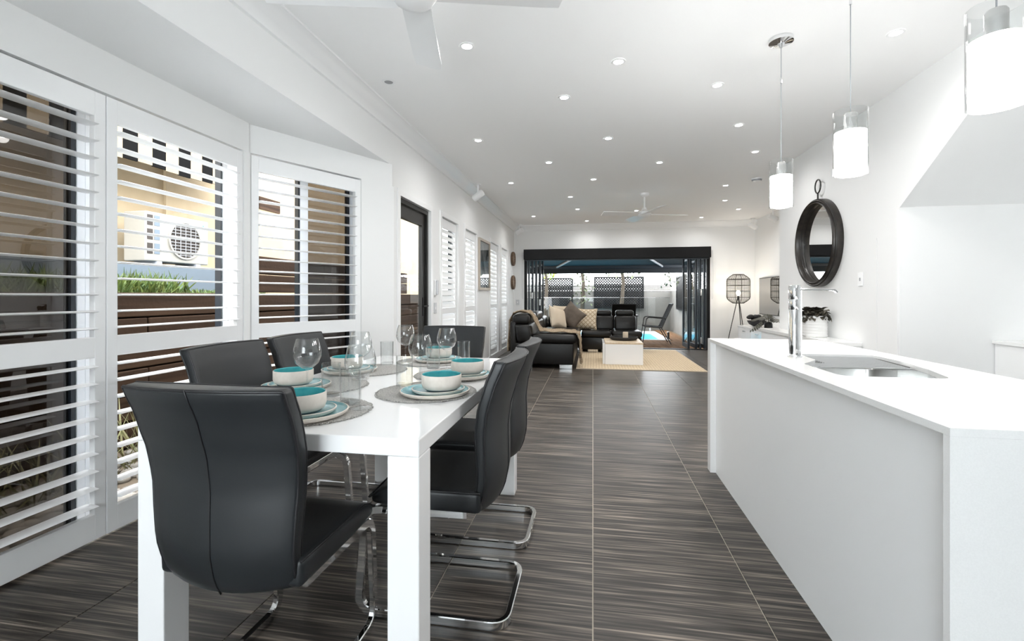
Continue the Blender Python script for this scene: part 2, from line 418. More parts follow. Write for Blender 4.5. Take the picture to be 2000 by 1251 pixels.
# rear wall behind the camera; its glazed opening is added to bring in daylight
RW = (-1.7, 0.1, 0.05, 2.4)
struct('wall_rear', wall_along_x(bmesh.new(), XL-0.12, XK+0.1, YR-0.12, YR, 0, CZ, [RW]), WALL, label='white wall behind the viewer with an added daylight window', cat='wall')
w0 = struct('window_1', boxes((RW[0], RW[1], YR-0.1, YR-0.04, RW[2], RW[2]+0.05), (RW[0], RW[1], YR-0.1, YR-0.04, RW[3]-0.05, RW[3]), (RW[0], RW[0]+0.05, YR-0.1, YR-0.04, RW[2]+0.05, RW[3]-0.05), (RW[1]-0.05, RW[1], YR-0.1, YR-0.04, RW[2]+0.05, RW[3]-0.05)), BLACKM, label='broad black-framed window added behind the viewer for daylight', cat='window')
obj('pane', boxes((RW[0]+0.05, RW[1]-0.05, YR-0.073, YR-0.067, RW[2]+0.05, RW[3]-0.05)), PANE, w0)

# cornice, casings, skirting
cp = [(0, CZ), (0.115, CZ), (0.115, CZ-0.012), (0.10, CZ-0.016), (0.085, CZ-0.04), (0.05, CZ-0.075), (0.022, CZ-0.10), (0.018, CZ-0.118), (0.0, CZ-0.122)]
struct('trim_3', PR([(XL+a, z) for a, z in cp], 'y', YR, YB), TRIM, smooth=50, label='moulded white cornice along the left wall', cat='cornice')
struct('trim_4', PR([(YB-a, z) for a, z in cp], 'x', XL, XRL), TRIM, smooth=50, label='moulded white cornice across the back wall', cat='cornice')
def casing(name, a, b, z0, z1, label):
    w = 0.06; bs = [(XL, XL+0.014, a-w, a, z0, z1+w), (XL, XL+0.014, b, b+w, z0, z1+w), (XL, XL+0.014, a, b, z1, z1+w)]
    if z0 > 0.05: bs.append((XL, XL+0.014, a-w, b+w, z0-w, z0))
    struct(name, boxes(*bs), TRIM, label=label, cat='casing')
casing('trim_5', 4.10, 4.93, 0, 2.075, 'white casing around the dark glass door')
for k, (a, b) in enumerate(WINS):
    casing('trim_%d' % (6+k), a, b, WZ[0], WZ[1], 'white casing of the %s slim shuttered window from the door' % ('first', 'second', 'third', 'fourth')[k])
segs = [(3.93, 4.04), (4.99, YB)]
struct('baseboard_left', boxes(*[(XL, XL+0.012, a, b, 0, 0.09) for a, b in segs]), TRIM, label='white skirting along the left wall', cat='skirting')
struct('baseboard_back', boxes((XL, BX0-0.02, YB-0.012, YB, 0, 0.09), (BX1+0.02, XRL, YB-0.012, YB, 0, 0.09)), TRIM, label='white skirting on the back wall', cat='skirting')
struct('baseboard_right', boxes((XM-0.012, XM, 5.6, 6.30, 0, 0.09), (XRL-0.012, XRL, 6.3, YB, 0, 0.09)), TRIM, label='white skirting on the right walls', cat='skirting')

# ---------------------------------------------------------------- plantation shutters
_slat = {}
def slat_mesh(w):
    k = round(w, 3)
    if k not in _slat:
        n = 10; prof = [(0.0425*math.cos(2*PI*i/n), 0.0055*math.sin(2*PI*i/n)) for i in range(n)]
        _slat[k] = mesh_of('slat', sweep(bmesh.new(), [(0, 0, 0), (k, 0, 0)], prof, upv=(0, 0, 1)), SHUT, 60)
    return _slat[k]
def shutter(label, p, rz, w, z0, z1, rails, st=0.052, nup=13, nlo=9, tilt=0.0):
    """rails = (bottom of top rail, top of mid rail, bottom of mid rail, top of bottom rail)"""
    t = thing('plantation_shutter', label, 'shutter', (p[0], p[1], z0), rz)
    T = 0.03; a, b, c, d = [r-z0 for r in rails]; h = z1-z0
    for s in (0.002, w-st-0.002):
        obj('stile', boxes((s, s+st, 0, T, 0, h), bevel=0.003), SHUT, t)
    obj('top_rail', boxes((st, w-st, 0, T, a, h), bevel=0.003), SHUT, t)
    obj('mid_rail', boxes((st, w-st, 0, T, c, b), bevel=0.003), SHUT, t)
    obj('bottom_rail', boxes((st, w-st, 0, T, 0, d), bevel=0.003), SHUT, t)
    sm = slat_mesh(w-2*st-0.004)
    for (lo_, hi, n) in ((b, a, nup), (d, c, nlo)):
        for k in range(n):
            obj('slat', sm, None, t, loc=(st+0.002, T/2, lo_+(hi-lo_)*(k+0.5)/n), rot=(tilt, 0, 0))
    return t
RB = (1.985, 0.957, 0.86, 0.135)
shutter('tall white bay shutter at the left edge of the view, before the tinted pane', (XB, 0.986), PI/2, 0.886, 0.015, 2.10, RB)
shutter('tall white bay shutter through which the outdoor air conditioner shows', (XB, 1.872), PI/2, 0.886, 0.015, 2.10, RB)
shutter('angled white bay shutter nearest the dark glass door', bay_pt(0.03, 0), ang, 0.878, 0.015, 2.105, (2.0, 0.957, 0.86, 0.135), nup=13)
wl = ['slim white wall shutter immediately beyond the dark glass door', 'slim white wall shutter just before the framed print', 'slim white wall shutter just past the framed print', 'slim white wall shutter closest to the two carved wooden rings']
for (a, b), lb in zip(WINS, wl):
    shutter(lb, (XL-0.012, a+0.005), PI/2, b-a-0.01, WZ[0]+0.005, WZ[1]-0.012, (1.97, 1.0, 0.93, 0.19), st=0.045, nup=13, nlo=10, tilt=0.95)

# ---------------------------------------------------------------- windows behind the shutters
def win_y(name, x, y0, y1, z0, z1, fm, panes, label, mull=()):
    w = struct(name, boxes((x-0.02, x+0.02, y0, y1, z0, z0+0.04), (x-0.02, x+0.02, y0, y1, z1-0.04, z1), (x-0.02, x+0.02, y0, y0+0.035, z0+0.04, z1-0.04), (x-0.02, x+0.02, y1-0.035, y1, z0+0.04, z1-0.04)), fm, label=label, cat='window')
    for (a, b, m_) in panes: obj('pane', boxes((x-0.003, x+0.003, a, b, z0+0.04, z1-0.04)), m_, w)
    for (a, b, m_) in mull: obj('mullion', boxes((x-0.025, x+0.018, a, b, z0+0.04, z1-0.04)), m_, w)
    return w
win_y('window_2', -2.42, 0.99, 1.87, 0.0, 2.112, ALW, [(1.03, 1.81, TINT)], 'bay window with a dark tinted sliding pane', mull=[(1.81, 1.83, ALD), (1.834, 1.875, ALW)])
win_y('window_3', -2.42, 1.872, 2.758, 0.0, 2.112, ALW, [], 'bay window slid open toward the air conditioner', mull=[(2.705, 2.715, ALD)])
w = struct('window_4', bmesh.new(), ALW, label='angled bay window with a white centre mullion', cat='window')
bm = bmesh.new(); bay_box(bm, 0.03, 0.91, 0.12, 0.16, 0.0, 0.04); bay_box(bm, 0.03, 0.91, 0.12, 0.16, 2.07, 2.118); bay_box(bm, 0.03, 0.05, 0.12, 0.16, 0.04, 2.07); bay_box(bm, 0.872, 0.91, 0.12, 0.16, 0.04, 2.07)
bm.to_mesh(w.data); bm.free()
bm = bmesh.new(); bay_box(bm, 0.44, 0.505, 0.11, 0.16, 0.04, 2.07); obj('mullion', bm, ALW, w)
bm = bmesh.new(); bay_box(bm, 0.425, 0.44, 0.11, 0.16, 0.04, 2.07); obj('mullion', bm, ALD, w)
bm = bmesh.new(); bay_box(bm, 0.862, 0.872, 0.11, 0.16, 0.04, 2.07); obj('mullion', bm, ALD, w)
bm = bmesh.new(); bay_box(bm, 0.505, 0.862, 0.135, 0.14, 0.04, 2.07); obj('pane', bm, TINT, w)
for k, (a, b) in enumerate(WINS):
    win_y('window_%d' % (5+k), XL-0.10, a, b, WZ[0], WZ[1], ALW if k else ALD, [(a+0.035, b-0.035, PANE)], 'slim window behind the %s wall shutter from the door' % ('first', 'second', 'third', 'fourth')[k])

# ---------------------------------------------------------------- dark glass door
d = struct('door_1', boxes((XL-0.10, XL-0.02, 4.102, 4.145, 0, 2.07), (XL-0.10, XL-0.02, 4.89, 4.928, 0, 2.07), (XL-0.10, XL-0.02, 4.145, 4.89, 2.03, 2.07)), DARKBRZ, label='dark bronze framed glass door in the left wall', cat='door')
leaf = obj('door_leaf', boxes((XL-0.085, XL-0.045, 4.15, 4.235, 0.012, 2.025), (XL-0.085, XL-0.045, 4.80, 4.886, 0.012, 2.025), (XL-0.085, XL-0.045, 4.235, 4.80, 1.90, 2.025), (XL-0.085, XL-0.045, 4.235, 4.80, 0.012, 0.12)), DARKBRZ, d)
obj('pane', boxes((XL-0.068, XL-0.062, 4.235, 4.80, 0.12, 1.90)), PANE, leaf)
bm = bmesh.new(); sweep(bm, fillet([(XL-0.045, 4.84, 1.04), (XL+0.012, 4.84, 1.04), (XL+0.012, 4.71, 1.035)], 0.012), circ(0.009)); quad_box(bm, XL-0.045, XL-0.038, 4.82, 4.86, 0.93, 1.13)
obj('door_handle', bm, BLACKM, leaf, smooth=50)

# ---------------------------------------------------------------- black folding doors in the back wall
dr = struct('door_2', boxes((BX0, BX0+0.06, YB+0.005, YB+0.115, 0, BZ), (BX1-0.06, BX1, YB+0.005, YB+0.115, 0, BZ), (BX0+0.06, BX1-0.06, YB+0.005, YB+0.115, BZ-0.07, BZ), (BX0+0.06, BX1-0.06, YB+0.005, YB+0.115, -0.003, 0.012)), BLACKM, label='black frame of the wide folding doors to the pool', cat='door')
def leaf_panel(x, y0, y1):
    lf = obj('door_leaf', boxes((x-0.02, x+0.02, y0, y0+0.06, 0.02, 2.11), (x-0.02, x+0.02, y1-0.06, y1, 0.02, 2.11), (x-0.02, x+0.02, y0+0.06, y1-0.06, 2.04, 2.11), (x-0.02, x+0.02, y0+0.06, y1-0.06, 0.02, 0.11)), ALD, dr)
    obj('pane', boxes((x-0.004, x+0.004, y0+0.06, y1-0.06, 0.11, 2.04)), PANE, lf); return lf
for x in (-1.43, -1.345, -1.26, -1.175): leaf_panel(x, YB+0.04, YB+0.66)
for x in (2.345, 2.26, 2.175, 2.02): leaf_panel(x, YB+0.04, YB+0.66)
for x, z in ((-1.345, 1.15), (-1.17, 1.0), (2.26, 1.22), (2.26, 0.2)):
    obj('door_latch', boxes((x-0.012, x+0.012, YB-0.02, YB+0.045, z-0.07, z+0.07), bevel=0.004), STEEL, dr)
pb = thing('roller_blind', 'rolled-up black blind pelmet across the folding doors', 'blind', ((BX0+BX1)/2, YB-0.05, 1.955))
hw = (BX1-BX0)/2
obj('pelmet', boxes((-hw, hw, -0.045, 0.045, 0.0, 0.228), bevel=0.006), BLACKM, pb)
obj('bottom_rail', boxes((-hw+0.04, hw-0.04, -0.02, 0.02, -0.03, 0.0), bevel=0.004), ALD, pb)
for s in (-1, 1):
    obj('chain', tube([(s*(hw+0.03), -0.03, 0.15), (s*(hw+0.04), -0.04, -0.35), (s*(hw+0.035), -0.035, -0.85), (s*(hw+0.015), -0.035, -0.88), (s*(hw+0.012), -0.03, -0.35), (s*(hw+0.012), -0.03, 0.15)], 0.004, 5), WALLG, pb)
# ================================================================ ceiling fittings
DL = [(-0.782,2.864,'above the near end of the dining table'),(0.169,3.225,'ahead of the dining table over the walkway'),(1.785,3.155,'at the upper right beside the kitchen recess'),
 (0.915,3.711,'just left of the chrome pendant rose'),(-0.224,3.735,'in the second row beside the ceiling fan blade'),(-1.144,4.623,'near the cornice above the glass door'),
 (1.324,4.614,'below and left of the nearest pendant cord'),(0.151,4.783,'in the middle row over the walkway'),(1.745,5.498,'left of the smallest pendant shade'),
 (-0.512,5.529,'in the fourth row left of the centre'),(0.774,5.75,'in the fourth row right of the centre'),(-1.125,6.444,'beside the first wall-mounted speaker'),
 (0.007,6.435,'midway between the two ceiling fans'),(1.864,7.114,'beside the smoke alarm'),(-0.353,7.506,'left of the far ceiling fan, fifth row'),
 (2.146,8.221,'right of the far fan blade tip, upper one'),(2.6,9.09,'right of the far fan blade tip, lower one'),(-0.275,8.594,'left of the far fan, sixth row'),
 (-1.158,9.222,'near the far left corner of the ceiling'),(-0.127,9.981,'close to the back cornice left of the fan'),(0.928,9.896,'close to the back cornice below the fan hub'),
 (0.792,8.934,'directly behind the far fan hub'),(2.144,9.915,'close to the back cornice right of the fan')]
_dl = None
ring_m = mesh_of('trim_ring', L([(0.030, -0.0005), (0.033, -0.004), (0.046, -0.004), (0.050, -0.0005)], 28), TRIM, True)
lens_m = mesh_of('lens', L([(0.0, -0.003), (0.031, -0.003), (0.031, -0.0005)], 24), LEDON)
for (x, y, w_) in DL:
    t = thing('downlight', 'small round white downlight '+w_, 'downlight', (x, y, CZ), group='recessed downlights in the white ceiling')
    obj('trim_ring', ring_m, None, t); obj('lens', lens_m, None, t)
    l = bpy.data.lights.new('downlight_lamp', 'SPOT'); l.energy = DOWN_W; l.spot_size = math.radians(165); l.spot_blend = 1.0; l.shadow_soft_size = 0.05; l.color = (1.0, 0.985, 0.965)
    lo = bpy.data.objects.new('downlight_lamp', l); C.objects.link(lo); lo.location = (x, y, CZ-0.012)
t = thing('unlit_downlight', 'small unlit white downlight beside the cornice', 'downlight', (-1.48, 3.247, CZ))
obj('trim_ring', ring_m, None, t); obj('lens', L([(0.0, -0.002), (0.031, -0.002), (0.031, -0.0005)], 24), GREYP, t)
t = thing('smoke_alarm', 'round white smoke alarm on the ceiling near the smallest pendant', 'smoke alarm', (2.162, 6.75, CZ))
obj('body', L([(0, -0.045), (0.03, -0.045), (0.05, -0.038), (0.062, -0.015), (0.065, -0.0005), (0, -0.0005)], 28), TRIM, t, True); obj('vent_ring', L([(0.052, -0.036), (0.058, -0.034), (0.064, -0.018), (0.060, -0.016)], 28), GREYP, t)

def fan(label, x, y, angs, R, zb=2.42):
    t = thing('ceiling_fan', label, 'ceiling fan', (x, y, zb))
    h = CZ-zb
    obj('canopy', L([(0.0, h-0.0005), (0.07, h-0.0005), (0.065, h-0.03), (0.02, h-0.06), (0, h-0.06)], 24), TRIM, t, True)
    obj('downrod', L([(0.013, h-0.05), (0.013, 0.05)], 12), TRIM, t, True)
    obj('motor', L([(0, 0.10), (0.03, 0.10), (0.045, 0.06), (0.095, 0.035), (0.10, 0.0), (0.08, -0.03), (0.045, -0.042), (0, -0.045)], 28), TRIM, t, True)
    def bl(u, v): return Vector((0.075+(R-0.075)*u, (v-0.5)*(0.135+0.015*u)*(1 if u < .98 else 0.94), 0.004+(v-0.5)*0.035))
    def bl2(u, v): return bl(u, v)-Vector((0, 0, 0.008))
    bmsh = mesh_of('blade', solid_pad(bl, bl2, 8, 3), TRIM, 40)
    for a in angs: obj('blade', bmsh, None, t, rot=(0, 0, math.radians(a)))
    return t
fan('large white ceiling fan overhead, cut off by the top of the view', -0.745, 1.88, (104, 14, 284, 194), 0.63)
fan('white ceiling fan hanging over the far living area', 0.78, 7.45, (15, 105, 195, 285), 0.66, 2.40)

def pendant(label, y):
    t = thing('pendant_light', label, 'pendant light', (1.135, y, 1.69), group='pendant lights in a row over the island')
    top = CZ-1.69
    obj('ceiling_rose', L([(0, top-0.001), (0.068, top-0.001), (0.068, top-0.022), (0.02, top-0.03), (0.008, top-0.055), (0, top-0.055)], 28), CHROME, t, True)
    obj('cord', L([(0.0025, top-0.05), (0.0025, 0.27)], 6), GREYP, t)
    obj('cord_grip', L([(0, top-0.24), (0.006, top-0.24), (0.006, top-0.27), (0, top-0.27)], 10), CHROME, t)
    obj('lamp_holder', L([(0, 0.275), (0.022, 0.275), (0.026, 0.268), (0.026, 0.20), (0, 0.20)], 20), STEEL, t, True)
    obj('glass_shade', L([(0.066, 0.0), (0.066, 0.285), (0.063, 0.285), (0.063, 0.0), (0.066, 0.0)], 32), GLASS, t, 50)
    obj('frosted_diffuser', L([(0, 0.02), (0.060, 0.02), (0.0605, 0.025), (0.0605, 0.186), (0.060, 0.19), (0, 0.19)], 32), FROST, t, 50)
    return t
pendant('glass cylinder pendant light furthest from the camera, nearest the round mirror', 3.11)
pendant('middle glass cylinder pendant light of the three', 2.325)
pendant('large glass cylinder pendant light at the top right corner', 1.555)

def speaker(label, p, aim, wall_dir):
    t = thing('wall_spotlight', label, 'spotlight', p)
    obj('mount_plate', L([(0, -0.001), (0.045, -0.001), (0.045, -0.012), (0, -0.014)], 20), TRIM, t, True)
    obj('arm', tube([(0, 0, -0.01), (0, 0, -0.13)], 0.014, 10), TRIM, t, 50)
    mt = Matrix.Translation((0, 0, -0.16)) @ Vector(aim).to_track_quat('Z', 'Y').to_matrix().to_4x4()
    obj('body', L([(0, -0.08), (0.042, -0.08), (0.05, -0.07), (0.05, 0.08), (0.04, 0.09), (0, 0.085)], 20, mt), TRIM, t, 45)
    return t
speaker('white swivel spotlight on the cornice above the slim shutters', (XL+0.165, 6.45, CZ), (0.75, -0.2, 0.45), 1)
speaker('white swivel spotlight in the far left ceiling corner', (XL+0.17, 10.22, CZ), (0.7, -0.3, 0.35), 1)
speaker('white swivel spotlight in the far right ceiling corner', (3.20, 10.22, CZ), (-0.7, -0.3, 0.35), 1)
speaker('white swivel spotlight on the right ceiling edge before the corner', (3.22, 9.2, CZ), (-0.8, -0.2, 0.3), 1)

# ================================================================ dining table
TX0, TX1, TY0, TY1, TZ = -1.305, -0.445, 1.16, 2.752, 0.776
dt = thing('dining_table', 'white gloss rectangular dining table set for six', 'dining table', ((TX0+TX1)/2, (TY0+TY1)/2, 0))
hx, hy = (TX1-TX0)/2, (TY1-TY0)/2
obj('tabletop', boxes((-hx, hx, -hy, hy, TZ-0.047, TZ), bevel=0.003), GLOSSW, dt)
for sx in (-1, 1):
    for sy in (-1, 1):
        obj('leg', boxes((sx*hx, sx*(hx-0.088), sy*hy, sy*(hy-0.088), 0.0, TZ-0.0475), bevel=0.003), GLOSSW, dt)

# ================================================================ dining chairs
def chair_proto():
    t = thing('dining_chair', 'x', 'chair', group='charcoal dining chairs around the white table')
    Zs = [(0.385, 0.045), (0.43, 0.022), (0.50, 0.008), (0.58, 0.008), (0.66, 0.010), (0.74, 0.000), (0.83, -0.026), (0.925, -0.066)]
    def prof(z):
        for (a, b), (c, d_) in zip(Zs, Zs[1:]):
            if z <= c:
                s = (z-a)/(c-a); s = s*s*(3-2*s)*0.3+s*0.7; return b+(d_-b)*s
        return Zs[-1][1]
    H0, H1 = 0.385, 0.925
    def hwid(v): return 0.192+0.034*min(1, v*1.3)**0.9
    def rear(u, v, off=0.0):
        z = H0+(H1-H0)*v; x = (u-0.5)*2*hwid(v); c = (u-0.5)*2
        drop = -0.012*c*c*(1-v)*(-1)
        return Vector((x, prof(z)+0.042*c*c-off, z+drop+0.004*math.cos(c*1.5)*v))
    def front(u, v):
        r = rear(u, v); c = (u-0.5)*2; th = 0.062-0.020*c*c - 0.008*(1-v)
        return r+Vector((0, th, 0.004*v))
    bm = solid_pad(front, rear, 12, 18); bevel_sharp(bm, 0.011, 3)
    back = obj('backrest', bm, LEATH, t, 'all')
    def edge(fn, e, off):
        pts = [fn(0, k/16) for k in range(1, 16)]+[fn(k/12, 1) for k in range(0, 13)]+[fn(1, 1-k/16) for k in range(1, 16)]
        return [p+Vector((0, off, 0)) for p in pts]
    def inset(fn):
        return lambda u, v: fn(0.5+(u-0.5)*0.985, v*0.995)
    bm = bmesh.new()
    for fn, off in ((inset(rear), 0.004), (inset(front), -0.004)):
        sweep(bm, fillet(edge(fn, 0, off), 0.004, 2), circ(0.0042, 6))
    obj('piping', bm, PIPE, back, 'all')
    obj('centre_seam', tube([rear(0.5, k/20, 0.0006) for k in range(0, 21)], 0.0022, 5), PIPE, back, 'all')
    # seat pad
    def st(u, v):
        y = 0.068+0.40*v; x = (u-0.5)*0.43
        e = max(0, (v-0.8)/0.2)
        return Vector((x, y, 0.478+0.008*math.sin(PI*u)-0.012*math.sin(PI*v)*math.sin(PI*u)-0.035*e*e))
    def sb(u, v):
        y = 0.068+0.398*v; x = (u-0.5)*0.42
        return Vector((x, y, 0.402+0.012*max(0, (v-0.7)/0.3)))
    bm = solid_pad(st, sb, 10, 12); bevel_sharp(bm, 0.016, 3)
    seat = obj('seat', bm, LEATH, t, 'all')
    bm = bmesh.new()
    sweep(bm, [st(0.012, k/12)+Vector((0, 0, -0.004)) for k in range(13)]+[st(k/10, 1)+Vector((0, 0.002, -0.003)) for k in range(11)]+[st(0.988, 1-k/12)+Vector((0, 0, -0.004)) for k in range(13)], circ(0.0038, 6))
    obj('seat_piping', bm, PIPE, seat, 'all')
    s = 0.185
    path = [(-s, 0.12, 0.392), (-s, 0.495, 0.385), (-s, 0.525, 0.016), (-s, -0.015, 0.016), (s, -0.015, 0.016), (s, 0.525, 0.016), (s, 0.495, 0.385), (s, 0.12, 0.392)]
    path = [Vector(p) for p in path]
    bm = bmesh.new()
    # rectangular tube kept upright on the floor run
    prev = None
    pts = fillet(path, 0.062, 7)
    sweep(bm, pts, rectp(0.0105, 0.0155, 0.003), upv=(0, 0, 1))
    obj('chrome_frame', bm, CHROME, t, 25)
    obj('cross_bar', boxes((-s+0.006, s-0.006, 0.13, 0.165, 0.378, 0.402), bevel=0.003), CHROME, t)
    obj('cross_bar', boxes((-s+0.006, s-0.006, 0.40, 0.435, 0.374, 0.402), bevel=0.003), CHROME, t)
    bm = bmesh.new()
    for x, y in ((-0.15, -0.015), (0.15, -0.015), (-s, 0.45), (s, 0.45)): lathe(bm, [(0, -0.0), (0.007, 0.0), (0.007, 0.004), (0, 0.004)], 8, Matrix.Translation((x, y, 0)))
    obj('floor_glides', bm, PIPE, t)
    return t
ch = chair_proto()
ch.location = (-0.94, 1.015, 0); ch['label'] = 'charcoal leather chair at the table head nearest the camera, back turned'
dup(ch, (-0.31, 1.765, 0), PI/2, 'charcoal leather chair on the walkway side, nearer of the two, seen edge-on')
dup(ch, (-0.315, 2.29, 0), PI/2, 'charcoal leather chair on the walkway side, farther of the two, partly hidden')
dup(ch, (-1.665, 1.905, 0), -PI/2, 'charcoal leather chair on the window side next to the air conditioner view')
dup(ch, (-1.665, 2.43, 0), -PI/2, 'charcoal leather chair on the window side below the angled shutter')
dup(ch, (-0.985, 3.27, 0), PI, 'charcoal leather chair at the far head of the table, facing the camera')

# ================================================================ place settings
ZM = TZ+0.006; ZP = ZM+0.018; ZS = ZP+0.010
def placemat_mesh():
    R = 0.185; bm = bmesh.new()
    prof = [(0, 0.0), (R, 0.0), (R+0.003, 0.003), (R-0.001, 0.006), (R-0.02, 0.0055), (0, 0.0055)]
    lathe(bm, prof, 64)
    for v in bm.verts:
        r = math.hypot(v.co.x, v.co.y)
        if r > R-0.01:
            a = math.atan2(v.co.y, v.co.x); k = 1+random.uniform(-0.012, 0.012); v.co.x *= k; v.co.y *= k
    return mesh_of('placemat', bm, PLACEM, 40)
pm = placemat_mesh()
def fringe_mesh():
    bm = bmesh.new()
    for k in range(150):
        a = 2*PI*k/150+random.uniform(-0.01, 0.01); r0 = 0.181; r1 = 0.190+random.uniform(0, 0.006); b = a+random.uniform(-0.02, 0.02)
        sweep(bm, [(r0*math.cos(a), r0*math.sin(a), 0.005), (r1*math.cos(b), r1*math.sin(b), 0.0025)], circ(0.0016, 4))
    return mesh_of('fringe', bm, PLACEM)
fm = fringe_mesh()
plate_b = mesh_of('plate_body', L([(0, 0), (0.085, 0), (0.118, 0.003), (0.128, 0.010), (0.130, 0.017), (0.126, 0.018), (0.122, 0.0105), (0.112, 0.008), (0, 0.008)], 44), CERAM, 50)
plate_g = mesh_of('glaze', L([(0.1255, 0.0175), (0.121, 0.0112), (0.111, 0.0088), (0, 0.0086)], 44), TEALP, True)
sp_b = mesh_of('plate_body', L([(0, 0), (0.065, 0), (0.088, 0.003), (0.097, 0.010), (0.099, 0.016), (0.095, 0.017), (0.091, 0.0100), (0.082, 0.0078), (0, 0.0078)], 40), CERAM, 50)
sp_g = mesh_of('glaze', L([(0.0945, 0.0165), (0.090, 0.0107), (0.081, 0.0085), (0, 0.0083)], 40), TEALP, True)
bowl_b = mesh_of('bowl_body', L([(0.062, 0.008), (0.069, 0.013), (0.0735, 0.026), (0.0735, 0.058), (0.072, 0.0605), (0.0695, 0.058), (0.0685, 0.024), (0.058, 0.013), (0, 0.012)], 44), CERAM, 50)
bowl_f = mesh_of('foot', L([(0, 0), (0.050, 0), (0.058, 0.004), (0.063, 0.0095), (0, 0.0095)], 40), GREYB, True)
bowl_g = mesh_of('glaze', L([(0.0715, 0.0607), (0.069, 0.058), (0.068, 0.0245), (0.0575, 0.0138), (0, 0.013)], 44), TEAL, True)
wg_bowl = mesh_of('glass_bowl', L([(0.006, 0.095), (0.020, 0.100), (0.040, 0.117), (0.050, 0.143), (0.049, 0.165), (0.043, 0.190), (0.037, 0.208), (0.0362, 0.208), (0.042, 0.190), (0.0480, 0.165), (0.049, 0.143), (0.039, 0.1185), (0.019, 0.102), (0, 0.100)], 32), GLASS, True)
wg_stem = mesh_of('stem', L([(0.004, 0.006), (0.0034, 0.03), (0.0034, 0.08), (0.006, 0.095)], 12), GLASS, True)
wg_foot = mesh_of('foot', L([(0, 0), (0.036, 0), (0.036, 0.0015), (0.012, 0.004), (0.004, 0.007)], 32), GLASS, True)
tum = [(0, 0), (0.032, 0), (0.0335, 0.004), (0.034, 0.122), (0.0325, 0.122), (0.032, 0.010), (0, 0.009)]
tum_w = mesh_of('glass_wall', L(tum[1:6], 32), GLASS, 50)
tum_b = mesh_of('glass_base', L([(0, 0), (0.032, 0), (0.032, 0.010), (0, 0.009)], 32), GLASS, 50)
settings = [  # mat centre, plate centre, bowl centre, wine glass, tumbler, where
 ((-0.90, 1.385), (-0.875, 1.315), (-0.871, 1.285), (-0.75, 1.43), (-0.816, 1.485), 'before the nearest head chair'),
 ((-1.11, 1.775), (-1.168, 1.705), (-1.162, 1.67), (-1.05, 1.595), (-0.965, 1.615), 'at the nearer window-side seat'),
 ((-1.11, 2.19), (-1.165, 2.115), (-1.158, 2.075), (-1.01, 1.925), (-1.09, 2.37), 'at the farther window-side seat'),
 ((-0.635, 1.735), (-0.585, 1.69), (-0.548, 1.675), (-0.725, 1.905), (-0.763, 1.825), 'at the nearer walkway-side seat'),
 ((-0.635, 2.13), (-0.585, 2.07), (-0.548, 2.04), (-0.735, 2.305), (-0.812, 2.32), 'at the farther walkway-side seat'),
 ((-0.90, 2.535), (-0.86, 2.54), (-0.855, 2.535), (-1.01, 2.43), (-0.70, 2.50), 'before the far head chair')]
for (mx_, my_), (px_, py_), (bx_, by_), (gx, gy), (tx, ty), wh in settings:
    t = thing('placemat', 'round grey woven placemat '+wh, 'placemat', (mx_, my_, TZ), random.uniform(0, 6), 'round woven placemats'); obj('woven_disc', pm, None, t); obj('fringe', fm, None, t)
    t = thing('dinner_plate', 'large pale teal stoneware plate '+wh, 'plate', (px_, py_, ZM-0.0003), 0, 'large stoneware plates'); obj('plate_body', plate_b, None, t); obj('glaze', plate_g, None, t)
    t = thing('side_plate', 'small pale teal plate stacked on the large one '+wh, 'plate', (px_*0.6+bx_*0.4, py_*0.6+by_*0.4, ZM+0.0085), 0, 'small stoneware plates'); obj('plate_body', sp_b, None, t); obj('glaze', sp_g, None, t)
    t = thing('bowl', 'cream stoneware bowl with teal inside '+wh, 'bowl', (bx_*0.8+px_*0.2, by_*0.8+py_*0.2, ZM+0.0172), 0, 'cream and teal bowls'); obj('bowl_body', bowl_b, None, t); obj('foot', bowl_f, None, t); obj('glaze', bowl_g, None, t)
    def onmat(x, y): return ZM if math.hypot(x-mx_, y-my_) < 0.19 or any(math.hypot(x-a[0][0], y-a[0][1]) < 0.19 for a in settings) else TZ
    t = thing('wine_glass', 'balloon wine glass '+wh, 'wine glass', (gx, gy, onmat(gx, gy)), 0, 'balloon wine glasses'); obj('glass_bowl', wg_bowl, None, t); obj('stem', wg_stem, None, t); obj('foot', wg_foot, None, t)
    t = thing('tumbler', 'straight clear tumbler '+wh, 'tumbler', (tx, ty, onmat(tx, ty)), 0, 'straight glass tumblers'); obj('glass_wall', tum_w, None, t); obj('glass_base', tum_b, None, t)
# ================================================================ kitchen island
def taper(bm, pts, radii, n=8):
    pts = [Vector(p) for p in pts]; rings = []; prev = None
    for i, p in enumerate(pts):
        t = (pts[min(i+1, len(pts)-1)]-pts[max(i-1, 0)]).normalized()
        u = prev if prev is not None else (Vector((1, 0, 0)) if abs(t.x) < 0.9 else Vector((0, 1, 0)))
        u = (u-t*u.dot(t)).normalized(); prev = u; w = t.cross(u)
        rings.append([bm.verts.new(p+(u*math.cos(2*PI*k/n)+w*math.sin(2*PI*k/n))*radii[i]) for k in range(n)])
    for A, B in zip(rings, rings[1:]):
        for k in range(n): bm.faces.new([A[k], A[(k+1) % n], B[(k+1) % n], B[k]])
    bm.faces.new(rings[0][::-1]); bm.faces.new(rings[-1])
    return bm
IX0, IX1, IY0, IY1, IZ = 0.753, 1.425, 1.149, 3.30, 0.867
isl = thing('kitchen_island', 'white kitchen island bench with waterfall stone ends', 'kitchen island', ((IX0+IX1)/2, (IY0+IY1)/2, 0))
ox, oy = (IX0+IX1)/2, (IY0+IY1)/2
def loc_box(x0, x1, y0, y1, z0, z1): return (x0-ox, x1-ox, y0-oy, y1-oy, z0, z1)
hole = [(0.865, 1.83), (1.205, 1.83), (1.27, 2.05), (1.31, 2.30), (1.31, 2.49), (0.985, 2.49), (0.97, 2.27), (0.865, 2.13)]
